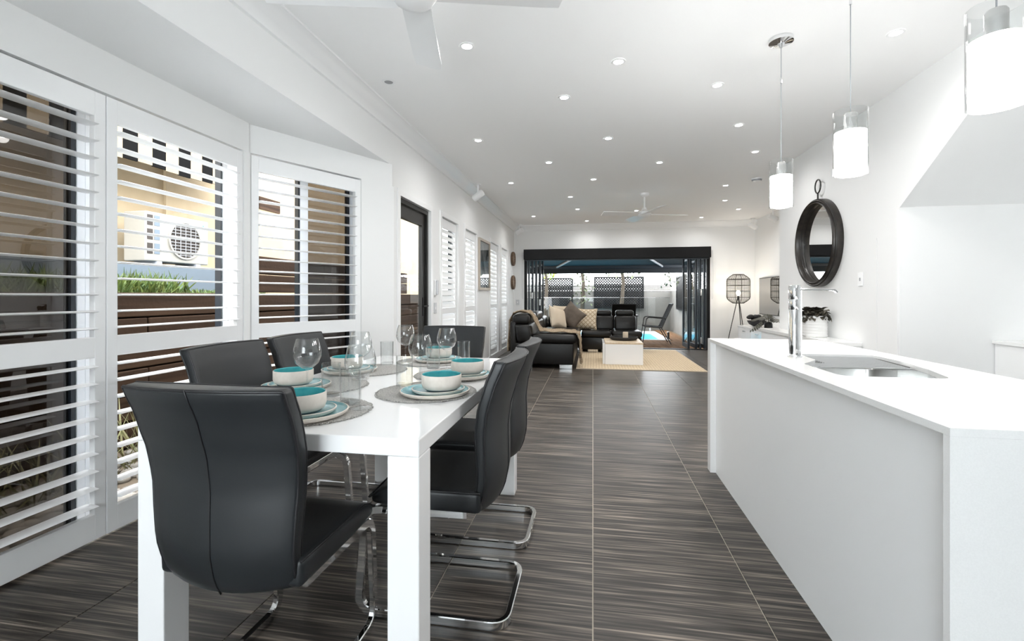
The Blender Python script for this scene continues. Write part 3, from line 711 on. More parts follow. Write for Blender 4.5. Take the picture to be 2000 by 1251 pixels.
hole = [Vector((a-ox, b-oy, 0)) for a, b in hole]
hole = fillet([(hole[-1]+hole[0])/2]+hole+[(hole[-1]+hole[0])/2], 0.05, 5)[:-1]
def top_with_hole(z0, z1):
    bm = bmesh.new(); outer = [bm.verts.new((x-ox, y-oy, z1)) for x, y in ((IX0, IY0), (IX1, IY0), (IX1, IY1), (IX0, IY1))]
    inner = [bm.verts.new((p.x, p.y, z1)) for p in hole]; es = []
    for lp in (outer, inner):
        for k in range(len(lp)): es.append(bm.edges.new((lp[k], lp[(k+1) % len(lp)])))
    bmesh.ops.triangle_fill(bm, use_beauty=True, use_dissolve=False, edges=es)
    bmesh.ops.recalc_face_normals(bm, faces=bm.faces)
    for f in list(bm.faces):
        if f.normal.z < 0: f.normal_flip()
    r = bmesh.ops.extrude_face_region(bm, geom=list(bm.faces))
    bmesh.ops.translate(bm, verts=[v for v in r['geom'] if isinstance(v, bmesh.types.BMVert)], vec=(0, 0, z0-z1))
    bmesh.ops.recalc_face_normals(bm, faces=bm.faces)
    return bm
obj('benchtop', top_with_hole(IZ-0.018, IZ), STONE, isl)
obj('waterfall_end', boxes(loc_box(IX0, IX1, IY0, IY0+0.02, 0.0, IZ-0.0182)), STONE, isl)
obj('waterfall_end', boxes(loc_box(IX0, IX1, IY1-0.07, IY1, 0.0, IZ-0.0182)), STONE, isl)
obj('front_panel', boxes(loc_box(IX0+0.034, IX0+0.052, IY0+0.02, IY1-0.07, 0.0, IZ-0.0182)), LAM, isl)
obj('cabinet_back', boxes(loc_box(IX1-0.06, IX1-0.03, IY0+0.02, IY1-0.07, 0.0, IZ-0.0182)), LAM, isl)
# sink
sk = thing('kitchen_sink', 'undermount stainless sink with wire drainer in the island bench', 'sink', (ox, oy, IZ))
def basin():
    bm = bmesh.new(); levels = [(1.0, -0.0185), (0.995, -0.05), (0.97, -0.165), (0.93, -0.185)]
    c = sum(hole, Vector())/len(hole); rings = []
    for s, z in levels: rings.append([bm.verts.new((c.x+(p.x-c.x)*s, c.y+(p.y-c.y)*s, z)) for p in hole])
    for A, B in zip(rings, rings[1:]):
        n = len(A)
        for k in range(n): bm.faces.new([A[k], A[(k+1) % n], B[(k+1) % n], B[k]])
    bm.faces.new(rings[-1]); bmesh.ops.recalc_face_normals(bm, faces=bm.faces); bmesh.ops.reverse_faces(bm, faces=bm.faces)
    return bm
obj('basin', basin(), STEEL, sk, 40)
bm = bmesh.new()
for k in range(17):
    y = 2.14+k*0.0205-oy; x0 = (0.905 if y+oy < 2.25 else 1.0)-ox; x1 = min(1.295, 1.205+(y+oy-1.83)*0.2)-ox
    sweep(bm, [(x0, y, -0.012), (x1, y, -0.012)], circ(0.0022, 6))
for k in range(12):
    x = 1.005+k*0.025-ox; sweep(bm, [(x, 2.14-oy, -0.0155), (x, 2.47-oy, -0.0155)], circ(0.0018, 6))
sweep(bm, fillet([(1.0-ox, 2.475-oy, -0.012), (1.30-ox, 2.475-oy, -0.012), (1.265-ox, 2.125-oy, -0.012), (0.90-ox, 2.125-oy, -0.012)], 0.03), circ(0.004, 8))
obj('drainer_rack', bm, CHROME, sk, True)
obj('drain', L([(0, -0.182), (0.03, -0.182), (0.04, -0.1835), (0.045, -0.1845)], 24, Matrix.Translation((1.03-ox, 1.98-oy, 0))), CHROME, sk, True)
tp = thing('kitchen_tap', 'tall chrome cylinder tap with a thin horizontal spout', 'tap', (0.916, 2.352, IZ))
obj('body', L([(0, 0), (0.030, 0), (0.030, 0.006), (0.0245, 0.008), (0.0245, 0.215), (0.0235, 0.217), (0.0235, 0.220), (0.0245, 0.222), (0.0245, 0.262), (0.0235, 0.264), (0.0235, 0.267), (0.0245, 0.269), (0.0245, 0.328), (0.022, 0.331), (0, 0.331)], 32), CHROME, tp, 40)
obj('spout', sweep(bmesh.new(), fillet([(0.022, 0, 0.312), (0.165, 0.0, 0.309), (0.175, 0, 0.298)], 0.008), rectp(0.009, 0.0045, 0.002)), CHROME, tp, 40)
obj('hose_rod', tube([(0.029, 0, 0.008), (0.029, 0, 0.312)], 0.002, 8), CHROME, tp, True)

# recess bench, under-stair cupboard, switch
t = thing('recess_bench', 'white benchtop cabinet at the right edge under the stair slope', 'bench', (3.19, 3.0, 0))
obj('worktop', boxes((-0.315, 0.305, -0.9, 0.98, 0.80, 0.824), bevel=0.002), STONE, t); obj('cabinet_front', boxes((-0.295, 0.30, -0.89, 0.978, 0.0, 0.7995)), LAM, t)
t = thing('under_stair_cupboard', 'white flush cupboard doors following the stair slope', 'cupboard', (XM-0.001, 4.9, 0))
def udoor(y0, y1):
    g = 0.003; return PR([(y0+g-4.9, 0.09), (y0+g-4.9, stair_z(y0+g)-0.004), (y1-g-4.9, stair_z(y1-g)-0.004), (y1-g-4.9, 0.09)], 'x', -0.007, 0.0)
obj('door', udoor(3.995, 4.257), WALL, t); obj('door', udoor(4.257, 5.55), WALL, t)
t = thing('light_switch', 'white switch plate on the wall beside the round mirror', 'switch', (XM-0.009, 4.49, 1.29))
obj('plate', boxes((-0.006, 0.0, -0.037, 0.037, -0.058, 0.058), bevel=0.002), TRIM, t); obj('rocker', boxes((-0.009, -0.006, -0.008, 0.008, -0.014, 0.014), bevel=0.001), GREYP, t)
t = thing('light_switch', 'white switch plate on the back wall by the folding doors', 'switch', (-1.68, YB-0.001, 1.0))
obj('plate', boxes((-0.04, 0.04, -0.008, 0.0, -0.06, 0.06), bevel=0.002), WALLG, t); obj('rocker', boxes((-0.01, 0.01, -0.011, -0.008, -0.015, 0.015)), TRIM, t)
t = thing('wall_handset', 'white wall handset above the switches beyond the glass door', 'handset', (XL+0.001, 5.09, 1.24))
obj('cradle', boxes((0, 0.018, -0.035, 0.035, -0.09, 0.09), bevel=0.006), TRIM, t); obj('receiver', boxes((0.018, 0.04, -0.022, 0.022, -0.08, 0.085), bevel=0.009), WALLG, t)
t = thing('light_switch', 'pale switch plate below the white wall handset', 'switch', (XL+0.001, 5.09, 1.01))
obj('plate', boxes((0, 0.008, -0.04, 0.04, -0.06, 0.06), bevel=0.002), WALLG, t); obj('rocker', boxes((0.008, 0.011, -0.01, 0.01, -0.015, 0.015)), TRIM, t)

# round mirror
t = thing('round_mirror', 'round wall mirror in a deep dark banded frame with hanging ring', 'mirror', (XM-0.001, 5.22, 1.682))
mt = Matrix.Rotation(-PI/2, 4, 'Y')
obj('mirror_glass', L([(0, 0.012), (0.40, 0.012), (0.40, 0.0), (0, 0.0)], 64, mt), MIRROR, t)
bm = bmesh.new()
lathe(bm, [(0.395, 0.0), (0.395, 0.075), (0.402, 0.082), (0.41, 0.075), (0.414, 0.062), (0.418, 0.075), (0.424, 0.08), (0.431, 0.07), (0.431, 0.055), (0.437, 0.06), (0.442, 0.05), (0.442, 0.0)], 64, mt)
obj('frame', bm, mat('dark_bamboo_frame', (0.010, 0.008, 0.007), 0.35, noise=(20, (0.03, 0.024, 0.019), (1,1,1))), t, 60)
for r, z in ((0.400, 0.030), (0.436, 0.058)):
    obj('band', L([(r+0.007*math.cos(a), z+0.007*math.sin(a)) for a in [2*PI*k/8 for k in range(9)]], 64, mt), DARKBRZ, t, True)
obj('hook', tube([(-0.03, 0, 0.44), (-0.03, 0, 0.51)], 0.008, 8), DARKBRZ, t, True)
obj('hanging_ring', tube([(-0.03, 0.06*math.cos(2*PI*k/24), 0.575+0.068*math.sin(2*PI*k/24)) for k in range(24)], 0.007, 8, True), DARKBRZ, t, True)

# wall console with ribbed planter
t = thing('wall_console', 'narrow white console under the round mirror', 'console', (2.15, 5.35, 0))
obj('top', boxes((-0.115, 0.112, -0.90, 0.90, 0.715, 0.75), bevel=0.003), STONE, t); obj('cabinet', boxes((-0.10, 0.112, -0.89, 0.89, 0.0, 0.7148)), LAM, t)
def leaf(bm, base, tip, width, up, n=5, sag=0.0):
    base, tip, up = Vector(base), Vector(tip), Vector(up); ax = tip-base; sd = ax.cross(up).normalized(); prev = None
    for k in range(n+1):
        u = k/n; c = base+ax*u+up*(sag*math.sin(PI*u)); wd = width*0.5*math.sin(PI*min(1, u*0.92+0.06))**0.8
        row = [bm.verts.new(c-sd*wd), bm.verts.new(c+up*(-0.12*wd)), bm.verts.new(c+sd*wd)]
        if prev:
            bm.faces.new([prev[0], prev[1], row[1], row[0]]); bm.faces.new([prev[1], prev[2], row[2], row[1]])
        prev = row
t = thing('planter', 'white ribbed planter with trailing dark leaves on the wall console', 'potted plant', (2.135, 5.02, 0.7505))
pr = [(0, 0), (0.10, 0)]
for k in range(7): pr += [(0.104, 0.006+k*0.028), (0.108, 0.014+k*0.028), (0.104, 0.026+k*0.028)]
pr += [(0.104, 0.205), (0.096, 0.205), (0.094, 0.17), (0, 0.17)]
obj('pot', L(pr, 40), POT, t, 60)
obj('soil', L([(0, 0.172), (0.094, 0.172)], 20), SOIL, t)
rr = random.Random(3); bm = bmesh.new()
for k in range(190):
    a = rr.uniform(0, 2*PI); r0 = rr.uniform(0, 0.10); r1 = r0+rr.uniform(0.03, 0.075); z0 = rr.uniform(0.20, 0.26); z1 = z0+rr.uniform(-0.09, 0.03) if r0 > 0.05 else z0+rr.uniform(-0.01, 0.035)
    b = a+rr.uniform(-0.5, 0.5)
    bx, tx_ = r0*math.cos(a), min(r1*math.cos(b), 0.118)
    leaf(bm, (bx, r0*math.sin(a), z0), (tx_, r1*math.sin(b), z1), rr.uniform(0.035, 0.06), (rr.uniform(-.3, .3), rr.uniform(-.3, .3), 1), 4, 0.012)
o = obj('foliage', bm, mat('variegated_leaf', (0.012, 0.012, 0.008), 0.5, noise=(30, (0.14, 0.125, 0.095), (1,1,1))), t, 'all'); o['kind'] = 'stuff'
bm = bmesh.new()
for k in range(14):
    a = 2*PI*k/14+rr.uniform(-.2, .2); r = rr.uniform(0.02, 0.06); sweep(bm, [(0.02*math.cos(a), 0.02*math.sin(a), 0.165), (r*math.cos(a), r*math.sin(a), 0.24)], circ(0.003, 5))
obj('stems', bm, LEAFD, t)

# ================================================================ living area
t = thing('rug', 'cream woven jute rug under the coffee table', 'rug', (0.75, 8.6, 0)); 
obj('woven_pile', boxes((-1.0, 0.94, -1.13, 1.68, 0.0, 0.012), bevel=0.004), RUG, t)
obj('border_binding', boxes((-1.012, 0.952, -1.142, -1.118, 0.0, 0.0115), (-1.012, 0.952, 1.668, 1.692, 0.0, 0.0115), (-1.012, -0.988, -1.118, 1.668, 0.0, 0.0115), (0.928, 0.952, -1.118, 1.668, 0.0, 0.0115)), CREAMC, t)
t = thing('coffee_table', 'white block coffee table with pale timber top on the rug', 'coffee table', (0.505, 8.33, 0.012))
obj('body', boxes((-0.305, 0.305, -0.40, 0.40, 0.0, 0.335), bevel=0.003), GLOSSW, t); obj('timber_top', boxes((-0.306, 0.306, -0.401, 0.401, 0.3355, 0.365), bevel=0.003), OAKTOP, t)
obj('side_shelf', boxes((-0.345, -0.306, -0.36, 0.40, 0.0, 0.35), bevel=0.003), GLOSSW, t)
t = thing('tray', 'round black tray on the coffee table', 'tray', (0.53, 8.45, 0.3775))
obj('dish', L([(0, 0), (0.20, 0), (0.235, 0.02), (0.24, 0.05), (0.232, 0.05), (0.225, 0.022), (0.195, 0.010), (0, 0.010)], 40), CHAR, t, 50); obj('rim', L([(0.230, 0.052), (0.236, 0.056), (0.242, 0.052), (0.236, 0.047), (0.230, 0.052)], 40), CHAR, t, True)
t = thing('candle', 'short cream candle standing on the black tray', 'candle', (0.56, 8.40, 0.3878))
obj('wax', L([(0, 0), (0.045, 0), (0.046, 0.005), (0.046, 0.125), (0.042, 0.13), (0, 0.127)], 24), CREAMC, t, 50); obj('wick', tube([(0, 0, 0.126), (0.001, 0, 0.142)], 0.0015, 5), CHAR, t)

sf = thing('corner_sofa', 'black leather L-shaped corner sofa with chrome feet', 'sofa', (-0.75, 8.8, 0))
SX, SY = -0.75, 8.8
def sb_(x0, x1, y0, y1, z0, z1): return (x0-SX, x1-SX, y0-SY, y1-SY, z0, z1)
obj('base', boxes(sb_(-1.22, -0.30, 7.36, 10.38, 0.07, 0.40), bevel=0.02, seg=3), SOFA, sf, 50)
obj('base', boxes(sb_(-0.29, 0.95, 9.56, 10.38, 0.07, 0.32), bevel=0.02, seg=3), SOFA, sf, 50)
for k in range(2):
    y0 = 7.33+k*1.09; obj('seat_cushion', boxes(sb_(-0.95, -0.245, y0, y0+1.07, 0.40, 0.545 if k == 0 else 0.52), bevel=0.055, seg=4), SOFA, sf, 50)
obj('seat_cushion', boxes(sb_(-0.95, -0.24, 9.51, 10.1, 0.38, 0.48), bevel=0.05, seg=4), SOFA, sf, 50)
for k in range(2):
    x0 = -0.23+k*0.60; obj('seat_cushion', boxes(sb_(x0, x0+0.59, 9.50, 10.12, 0.322, 0.445), bevel=0.045, seg=4), SOFA, sf, 50)
def tilted(x0, x1, y0, y1, z0, z1, ax, top):
    bm = boxes((x0-SX, x1-SX, y0-SY, y1-SY, z0, z1), bevel=0.05, seg=4)
    for v in bm.verts:
        f = (v.co.z-z0)/(z1-z0)
        if ax == 'x': v.co.x += top*f
        else: v.co.y += top*f
    return bm
for k in range(2):
    y0 = 7.34+k*1.09
    obj('back_cushion', tilted(-1.19, -0.93, y0, y0+1.06, 0.40, 0.70, 'x', -0.06), SOFA, sf, 50)
    obj('headrest', boxes(sb_(-1.27, -0.99, y0+0.02, y0+1.0, 0.69, 0.85), bevel=0.055, seg=4), SOFA, sf, 50)
obj('back_cushion', tilted(-1.19, -0.93, 9.50, 10.30, 0.40, 0.72, 'x', -0.06), SOFA, sf, 50)
obj('back_shell', boxes(sb_(-1.30, -1.20, 7.36, 10.38, 0.07, 0.74), bevel=0.03, seg=3), SOFA, sf, 50)
obj('back_cushion', tilted(-0.95, -0.03, 10.08, 10.30, 0.42, 0.72, 'y', 0.04), SOFA, sf, 50)
for k in range(2):
    x0 = -0.01+k*0.46; obj('back_cushion', tilted(x0, x0+0.44, 10.06, 10.28, 0.42, 0.73, 'y', 0.05), SOFA, sf, 50)
    obj('headrest', boxes(sb_(x0+0.02, x0+0.40, 10.16, 10.36, 0.72, 0.84), bevel=0.045, seg=4), SOFA, sf, 50)
for x0, y0 in ((-0.52, 7.40), (-1.15, 7.40), (0.70, 9.62), (-0.10, 9.62)): obj('foot', boxes(sb_(x0, x0+0.2, y0, y0+0.10, 0.0, 0.068), bevel=0.004), CHROME, sf)

def cushion(name, label, p, rot, s, m, h=0.07):
    def f(sign):
        def g(u, v):
            a, b = 2*u-1, 2*v-1; k = ((1-a**4)*(1-b**4))**0.55 if abs(a) < 1 and abs(b) < 1 else 0
            pin = 1-0.10*(1-abs(a)**2)*abs(b)**3; pin2 = 1-0.10*(1-abs(b)**2)*abs(a)**3
            return Vector((a*s/2*pin2, b*s/2*pin, sign*(h*k+0.004)))
        return g
    t = thing(name, label, 'cushion', p, group='scatter cushions on the black sofa'); t.rotation_euler = rot
    obj('cover', solid_pad(f(1), f(-1), 14, 14), m, t, 'all')
    e = [f(1)(k/14, 0) for k in range(14)]+[f(1)(1, k/14) for k in range(14)]+[f(1)(1-k/14, 1) for k in range(14)]+[f(1)(0, 1-k/14) for k in range(14)]
    obj('piping', tube([v+Vector((0, 0, -0.004)) for v in e], 0.005, 5, True), m, t, 'all')
    return t
cushion('cushion', 'cream furry cushion at the back corner of the black sofa', (-0.60, 9.96, 0.72), (math.radians(74), 0, 0.1), 0.46, CREAMC, 0.09)
cushion('cushion', 'cream cushion leaning against the left back of the sofa', (-0.69, 9.36, 0.70), (math.radians(70), 0.25, 0.95), 0.45, CREAMC, 0.09)
cushion('cushion', 'cream lattice-patterned cushion beside the brown one', (-0.14, 9.90, 0.665), (math.radians(74), 0.02, -0.06), 0.45, LATT, 0.07)
cushion('cushion', 'brown velvet cushion standing on its corner', (-0.42, 9.62, 0.745), (math.radians(70), math.radians(42), 0.05), 0.44, VELV, 0.08)
# throw
pth = [(-1.325, 0.25), (-1.32, 0.60), (-1.30, 0.84), (-1.20, 0.872), (-1.05, 0.868), (-0.965, 0.80), (-0.90, 0.66), (-0.84, 0.57), (-0.70, 0.563), (-0.50, 0.563), (-0.32, 0.563), (-0.24, 0.54), (-0.222, 0.45), (-0.215, 0.30), (-0.213, 0.17)]
pth = [(a+0.75, b) for a, b in pth]
def cat_at(u):
    f = u*(len(pth)-1); i = min(int(f), len(pth)-2); s = f-i; return (pth[i][0]*(1-s)+pth[i+1][0]*s, pth[i][1]*(1-s)+pth[i+1][1]*s)
rr = random.Random(9)
t = thing('throw_blanket', 'tan knitted throw draped over the near end of the sofa', 'blanket', (-0.75, 7.62, 0))
def th(off):
    def g(u, v):
        x, z = cat_at(u); y = -0.17+0.34*v+0.03*math.sin(u*14)+0.07*math.sin(u*5)
        up = 0.010*(1+math.sin(v*18+u*7))+0.008*math.sin(u*60+v*9)
        fx = up if u > 0.78 else (-up if u < 0.12 else 0.3*up); fz = up if 0.12 <= u <= 0.8 else 0
        return Vector((x+fx+(off if u > 0.78 else (-off if u < .12 else off*0.4)), y, z+fz+(off if 0.12 <= u <= 0.8 else 0)))
    return g
obj('knit', solid_pad(th(0.020), th(0.004), 60, 14), KNIT, t, 'all')
bm = bmesh.new()
for k in range(22):
    p = th(0.014)(1, k/21); sweep(bm, [p, p+Vector((rr.uniform(0, .01), rr.uniform(-.01, .01), -0.05)), p+Vector((rr.uniform(0, .015), rr.uniform(-.02, .02), -0.09))], circ(0.006, 5))
obj('tassels', bm, KNIT, t)

# floor lamp
t = thing('floor_lamp', 'tripod floor lamp with a black rattan lantern shade', 'floor lamp', (2.86, 10.0, 0))
obj('socket', L([(0, 1.06), (0.022, 1.06), (0.022, 1.13), (0.014, 1.15), (0, 1.15)], 14), CHAR, t, True)
obj('bulb', L([(0, 1.15), (0.02, 1.155), (0.038, 1.19), (0.04, 1.22), (0.02, 1.25), (0, 1.256)], 16), BULB, t, True)
for k in range(3):
    a = 0.6+2*PI*k/3; obj('leg', tube([(0.015*math.cos(a), 0.015*math.sin(a), 1.09), (0.24*math.cos(a), 0.24*math.sin(a), 0.008)], 0.008, 8), CHAR, t, True)
def lr(z):
    s = (z-1.0)/0.57
    return 0.215 if 0.2 < s < 0.8 else 0.10+0.115*math.sin(PI/2*min(s, 1-s)/0.2)
bm = bmesh.new()
for k in range(28):
    a = 2*PI*k/28; sweep(bm, [(lr(z)*math.cos(a), lr(z)*math.sin(a), z) for z in [1.0+0.57*i/14 for i in range(15)]], circ(0.0028 if k % 7 else 0.006, 4))
for i in range(1, 24):
    z = 1.0+0.57*i/24; r = lr(z); sweep(bm, [(r*math.cos(2*PI*j/24), r*math.sin(2*PI*j/24), z) for j in range(24)], circ(0.0022 if i % 5 else 0.006, 4), True)
obj('shade', bm, RATT, t)
bm = bmesh.new()
for z in (1.0, 1.57): sweep(bm, [(0.10*math.cos(2*PI*j/24), 0.10*math.sin(2*PI*j/24), z) for j in range(24)], circ(0.007, 5), True)
obj('shade_rim', bm, RATT, t)
l = bpy.data.lights.new('floor_lamp_glow', 'POINT'); l.energy = 5; l.color = (1, 0.9, 0.75); l.shadow_soft_size = 0.05
lo = bpy.data.objects.new('floor_lamp_glow', l); C.objects.link(lo); lo.location = (2.86, 10.0, 1.30)

# tv console, tv, decor
t = thing('tv_console', 'low white console along the right living-room wall', 'console', (3.0, 8.4, 0))
obj('top', boxes((-0.315, 0.32, -1.05, 1.05, 0.575, 0.60), bevel=0.003), GLOSSW, t)
obj('end_panel', boxes((-0.30, 0.31, -1.04, -1.01, 0.0, 0.5745)), WALLG, t); obj('end_panel', boxes((-0.30, 0.31, 1.01, 1.04, 0.0, 0.5745)), WALLG, t)
for k in range(3):
    dr_ = obj('drawer', boxes((-0.305, -0.285, -1.0+k*0.67, -0.345+k*0.67, 0.06, 0.565), bevel=0.003), GLOSSW, t)
    obj('handle', boxes((-0.318, -0.305, -0.75+k*0.67, -0.60+k*0.67, 0.50, 0.512), bevel=0.002), STEEL, dr_)
obj('carcass', boxes((-0.284, 0.31, -1.009, 1.009, 0.03, 0.5745)), LAM, t)
t = thing('television', 'wall-mounted flat television reflecting the room wall and lamp', 'television', (XRL-0.002, 9.45, 1.14))
obj('screen', boxes((-0.062, -0.058, -0.60, 0.62, -0.345, 0.345)), TVM, t); obj('bezel', boxes((-0.0575, -0.03, -0.615, 0.635, -0.36, 0.36), bevel=0.004), CHAR, t); obj('bracket', boxes((-0.03, 0, -0.2, 0.2, -0.15, 0.15)), CHAR, t)
t = thing('petal_ornament', 'black petalled ornament bowl on the low console', 'ornament', (2.90, 9.05, 0.6005))
obj('bowl_base', L([(0, 0), (0.06, 0), (0.13, 0.04), (0.16, 0.10), (0.15, 0.10), (0.11, 0.05), (0, 0.02)], 24), CHAR, t, True)
for k in range(13):
    a = 2.4*k; r = 0.045+0.008*k; z = 0.09+0.045*((k*7) % 5)/2
    def pf(u, v, a=a, r=r, z=z):
        th_ = 2*PI*u; ph = PI*v; return Vector((r*math.cos(a)+0.055*math.sin(ph)*math.cos(th_), r*math.sin(a)+0.055*math.sin(ph)*math.sin(th_), z+0.035*math.cos(ph)))
    obj('petal', sheet(pf, 10, 6), CHAR, t, 'all')
t = thing('monstera_sprig', 'bronze-green monstera leaves arching over the low console', 'potted plant', (2.74, 8.02, 0.6005))
obj('vase', L([(0, 0), (0.05, 0), (0.06, 0.02), (0.06, 0.10), (0.045, 0.13), (0.04, 0.13), (0.05, 0.10), (0, 0.09)], 20), CHAR, t, True)
rr = random.Random(5)
def monstera(bm, base, ax, up, s):
    base, ax, up = Vector(base), Vector(ax).normalized(), Vector(up); sd = ax.cross(up).normalized(); up = sd.cross(ax)
    for side in (-1, 1):
        for k in range(7):
            u = 0.05+k*0.14; wd = s*0.55*math.sin(PI*min(1, 0.22+u*0.75)); c0 = base+ax*s*u; c1 = base+ax*s*(u+0.105)
            tip = base+ax*s*(u+0.16)+sd*side*wd-up*wd*0.25
            v = [bm.verts.new(c0), bm.verts.new(c1), bm.verts.new(c1*0.35+tip*0.65+ax*0.012), bm.verts.new(tip), bm.verts.new(c0*0.35+tip*0.65-ax*0.012)]
            bm.faces.new(v if side > 0 else v[::-1])
for (b, a, u, s) in [((-0.03, -0.05, 0.26), (-0.35, -0.55, -0.25), (-.3, -.3, 1), 0.22), ((0.05, 0.10, 0.25), (0.3, 0.8, -0.1), (0.2, -0.3, 1), 0.22), ((-0.05, 0.09, 0.22), (-0.6, 0.6, -0.3), (-0.4, 0, 1), 0.20), ((0.03, -0.09, 0.20), (0.2, -0.9, -0.2), (0, -0.4, 1), 0.22), ((-0.09, 0.0, 0.15), (-0.75, 0.1, -0.7), (-0.9, 0, 0.4), 0.24)]:
    bm = bmesh.new(); monstera(bm, b, a, u, s); lf = obj('leaf', bm, LEAFD, t)
    obj('stem', tube(fillet([(0, 0, 0.09), (b[0]*0.4, b[1]*0.4, b[2]*0.9), b], 0.05), 0.004, 5), LEAFD, t)

# framed print and carved rings on the left wall
t = thing('framed_print', 'framed grey print hanging between the slim shutters', 'picture', (XL+0.001, 7.5, 1.65))
obj('frame', boxes((0, 0.03, -0.385, -0.345, -0.41, 0.41), (0, 0.03, 0.345, 0.385, -0.41, 0.41), (0, 0.03, -0.345, 0.345, 0.37, 0.41), (0, 0.03, -0.345, 0.345, -0.41, -0.37)), WOODL, t)
obj('print', boxes((0, 0.008, -0.345, 0.345, -0.37, 0.37)), PAPER, t); obj('glazing', boxes((0.015, 0.018, -0.345, 0.345, -0.37, 0.37)), PANE, t)
for z, lb in ((1.96, 'upper of two carved wooden rings on the far left wall'), (1.44, 'lower of two carved wooden rings on the far left wall')):
    t = thing('carved_ring', lb, 'wall decor', (XL+0.001, 10.2, z)); my = Matrix.Rotation(PI/2, 4, 'Y')
    obj('ring', L([(0.10+0.028*math.cos(2*PI*k/10)+0.03, 0.034+0.032*math.sin(2*PI*k/10)) for k in range(11)], 28, my), WOODD, t, True)
    obj('inner_bar', boxes((0.01, 0.05, -0.02, 0.02, -0.11, 0.11), bevel=0.008), WOODL, t)
    obj('inner_disc', L([(0, 0.012), (0.105, 0.012), (0.105, 0.0), (0, 0.0)], 24, my), WOODL, t)
# ================================================================ poolside yard
rr = random.Random(21)
g = struct('ground', boxes((-9, 9, YB+0.13, 24, -0.35, -0.13), (-9, -2.50, -6, YB+0.13, -0.25, -0.06)), SOIL, label='garden ground outside the house', cat='ground')
dk = struct('deck', boxes((-2.4, 2.65, 10.63, 13.1, -0.13, -0.06), (1.95, 2.65, 13.1, 16.85, -0.13, -0.06), (-2.4, 1.95, 16.4, 16.85, -0.13, -0.06)), SOIL, label='brown timber deck around the pool', cat='deck')
bw = 0.14
for k in range(36):
    x0 = -2.39+k*bw
    if x0+bw > 2.65: break
    y1 = 16.84 if x0 > 2.03 else 12.92
    obj('board', boxes((x0+0.003, x0+bw-0.003, 10.635, y1, -0.06, -0.035)), DECK, dk)
pl = thing('swimming_pool', 'bright blue swimming pool with white coping', 'pool', (0.3, 14.5, -0.10))
obj('water', boxes((-2.5, 1.55, -1.4, 1.45, -0.02, 0.0)), POOLW, pl); obj('coping', boxes((-2.6, 1.72, -1.55, -1.4, -0.02, 0.075), (-2.6, 1.72, 1.45, 1.56, -0.02, 0.075), (1.55, 1.72, -1.4, 1.45, -0.02, 0.075)), STONE, pl)
wy = struct('wall_yard', boxes((-4.5, 2.75, 16.85, 17.0, -0.13, 1.32), (2.65, 2.78, 11.4, 16.85, -0.13, 1.32)), GRAYW, label='grey rendered boundary wall behind the pool', cat='wall')
for k in range(3):
    obj('rail_board', boxes((-4.5, 2.65, 16.83, 16.86, 1.33+k*0.06, 1.385+k*0.06)), GRAYW, wy)
obj('cap', boxes((-4.5, 2.65, 16.80, 17.0, 1.515, 1.545)), GRAYW, wy)
def screen(label, p, w, h, rz):
    t = thing('lattice_screen', label, 'screen', p, rz)
    for a in ((-w/2, -w/2+0.05, 0, h), (w/2-0.05, w/2, 0, h)): obj('frame_post', boxes((a[0], a[1], -0.02, 0.02, a[2], a[3])), BLACKM, t)
    for a in ((0, 0.05), (h-0.05, h)): obj('frame_rail', boxes((-w/2+0.05, w/2-0.05, -0.02, 0.02, a[0], a[1])), BLACKM, t)
    bm = bmesh.new(); n = int((w+h)/0.09)
    for s in (1, -1):
        for k in range(-n, n):
            c = k*0.09; x0, x1 = -w/2+0.04, w/2-0.04
            # line z = s*(x) + c, clipped
            pts = []
            zz = lambda x: s*x+c
            xa, xb = x0, x1
            za, zb = 0.04, h-0.04
            lo_ = max(xa, min((za-c)*s, (zb-c)*s)); hi_ = min(xb, max((za-c)*s, (zb-c)*s))
            if hi_-lo_ > 0.03:
                sweep(bm, [(lo_, 0.004*s, zz(lo_)), (hi_, 0.004*s, zz(hi_))], [(-0.003, -0.019), (0.003, -0.019), (0.003, 0.019), (-0.003, 0.019)], upv=(-s, 0, 1))
    o = obj('lattice', bm, BLACKM, t); o['kind'] = 'stuff'
    return t
screen('black lattice screen leftmost on the grey yard wall', (-1.30, 16.74, 0.74), 1.22, 1.04, 0)
screen('wide black lattice screen in the middle of the grey yard wall', (0.885, 16.74, 0.71), 1.70, 1.10, 0)
screen('black lattice screen on the side yard wall by the folded doors', (2.60, 14.6, 0.72), 1.7, 1.05, PI/2)
gf = thing('glass_fence', 'frameless glass pool fence before the grey wall', 'fence', (0.3, 16.2, -0.06))
for k in range(3): obj('glass_panel', boxes((-2.6+k*1.62, -1.03+k*1.62, -0.006, 0.006, 0.06, 1.14)), glassmat('fence_glass', (0.90, 0.91, 0.91), 0.5, 1.5) if 'fence_glass' not in MATS else MATS['fence_glass'], gf)
for k in range(3): obj('edge_rail', boxes((-2.6+k*1.62, -1.03+k*1.62, -0.008, 0.008, 1.1401, 1.155)), STEEL, gf)
for k in range(6): obj('spigot', boxes((-2.45+k*0.8, -2.40+k*0.8, -0.025, 0.025, 0.0, 0.14), bevel=0.004), STEEL, gf)
t = thing('pool_spigot', 'small dark post on the pool coping', 'post', (2.02, 13.3, -0.025)); obj('stem', L([(0, 0), (0.04, 0), (0.04, 0.02), (0.03, 0.03), (0.03, 0.17), (0, 0.18)], 14), CHAR, t, 50); obj('cap', L([(0, 0.20), (0.035, 0.195), (0.04, 0.18), (0, 0.18)], 14), STEEL, t, 50)

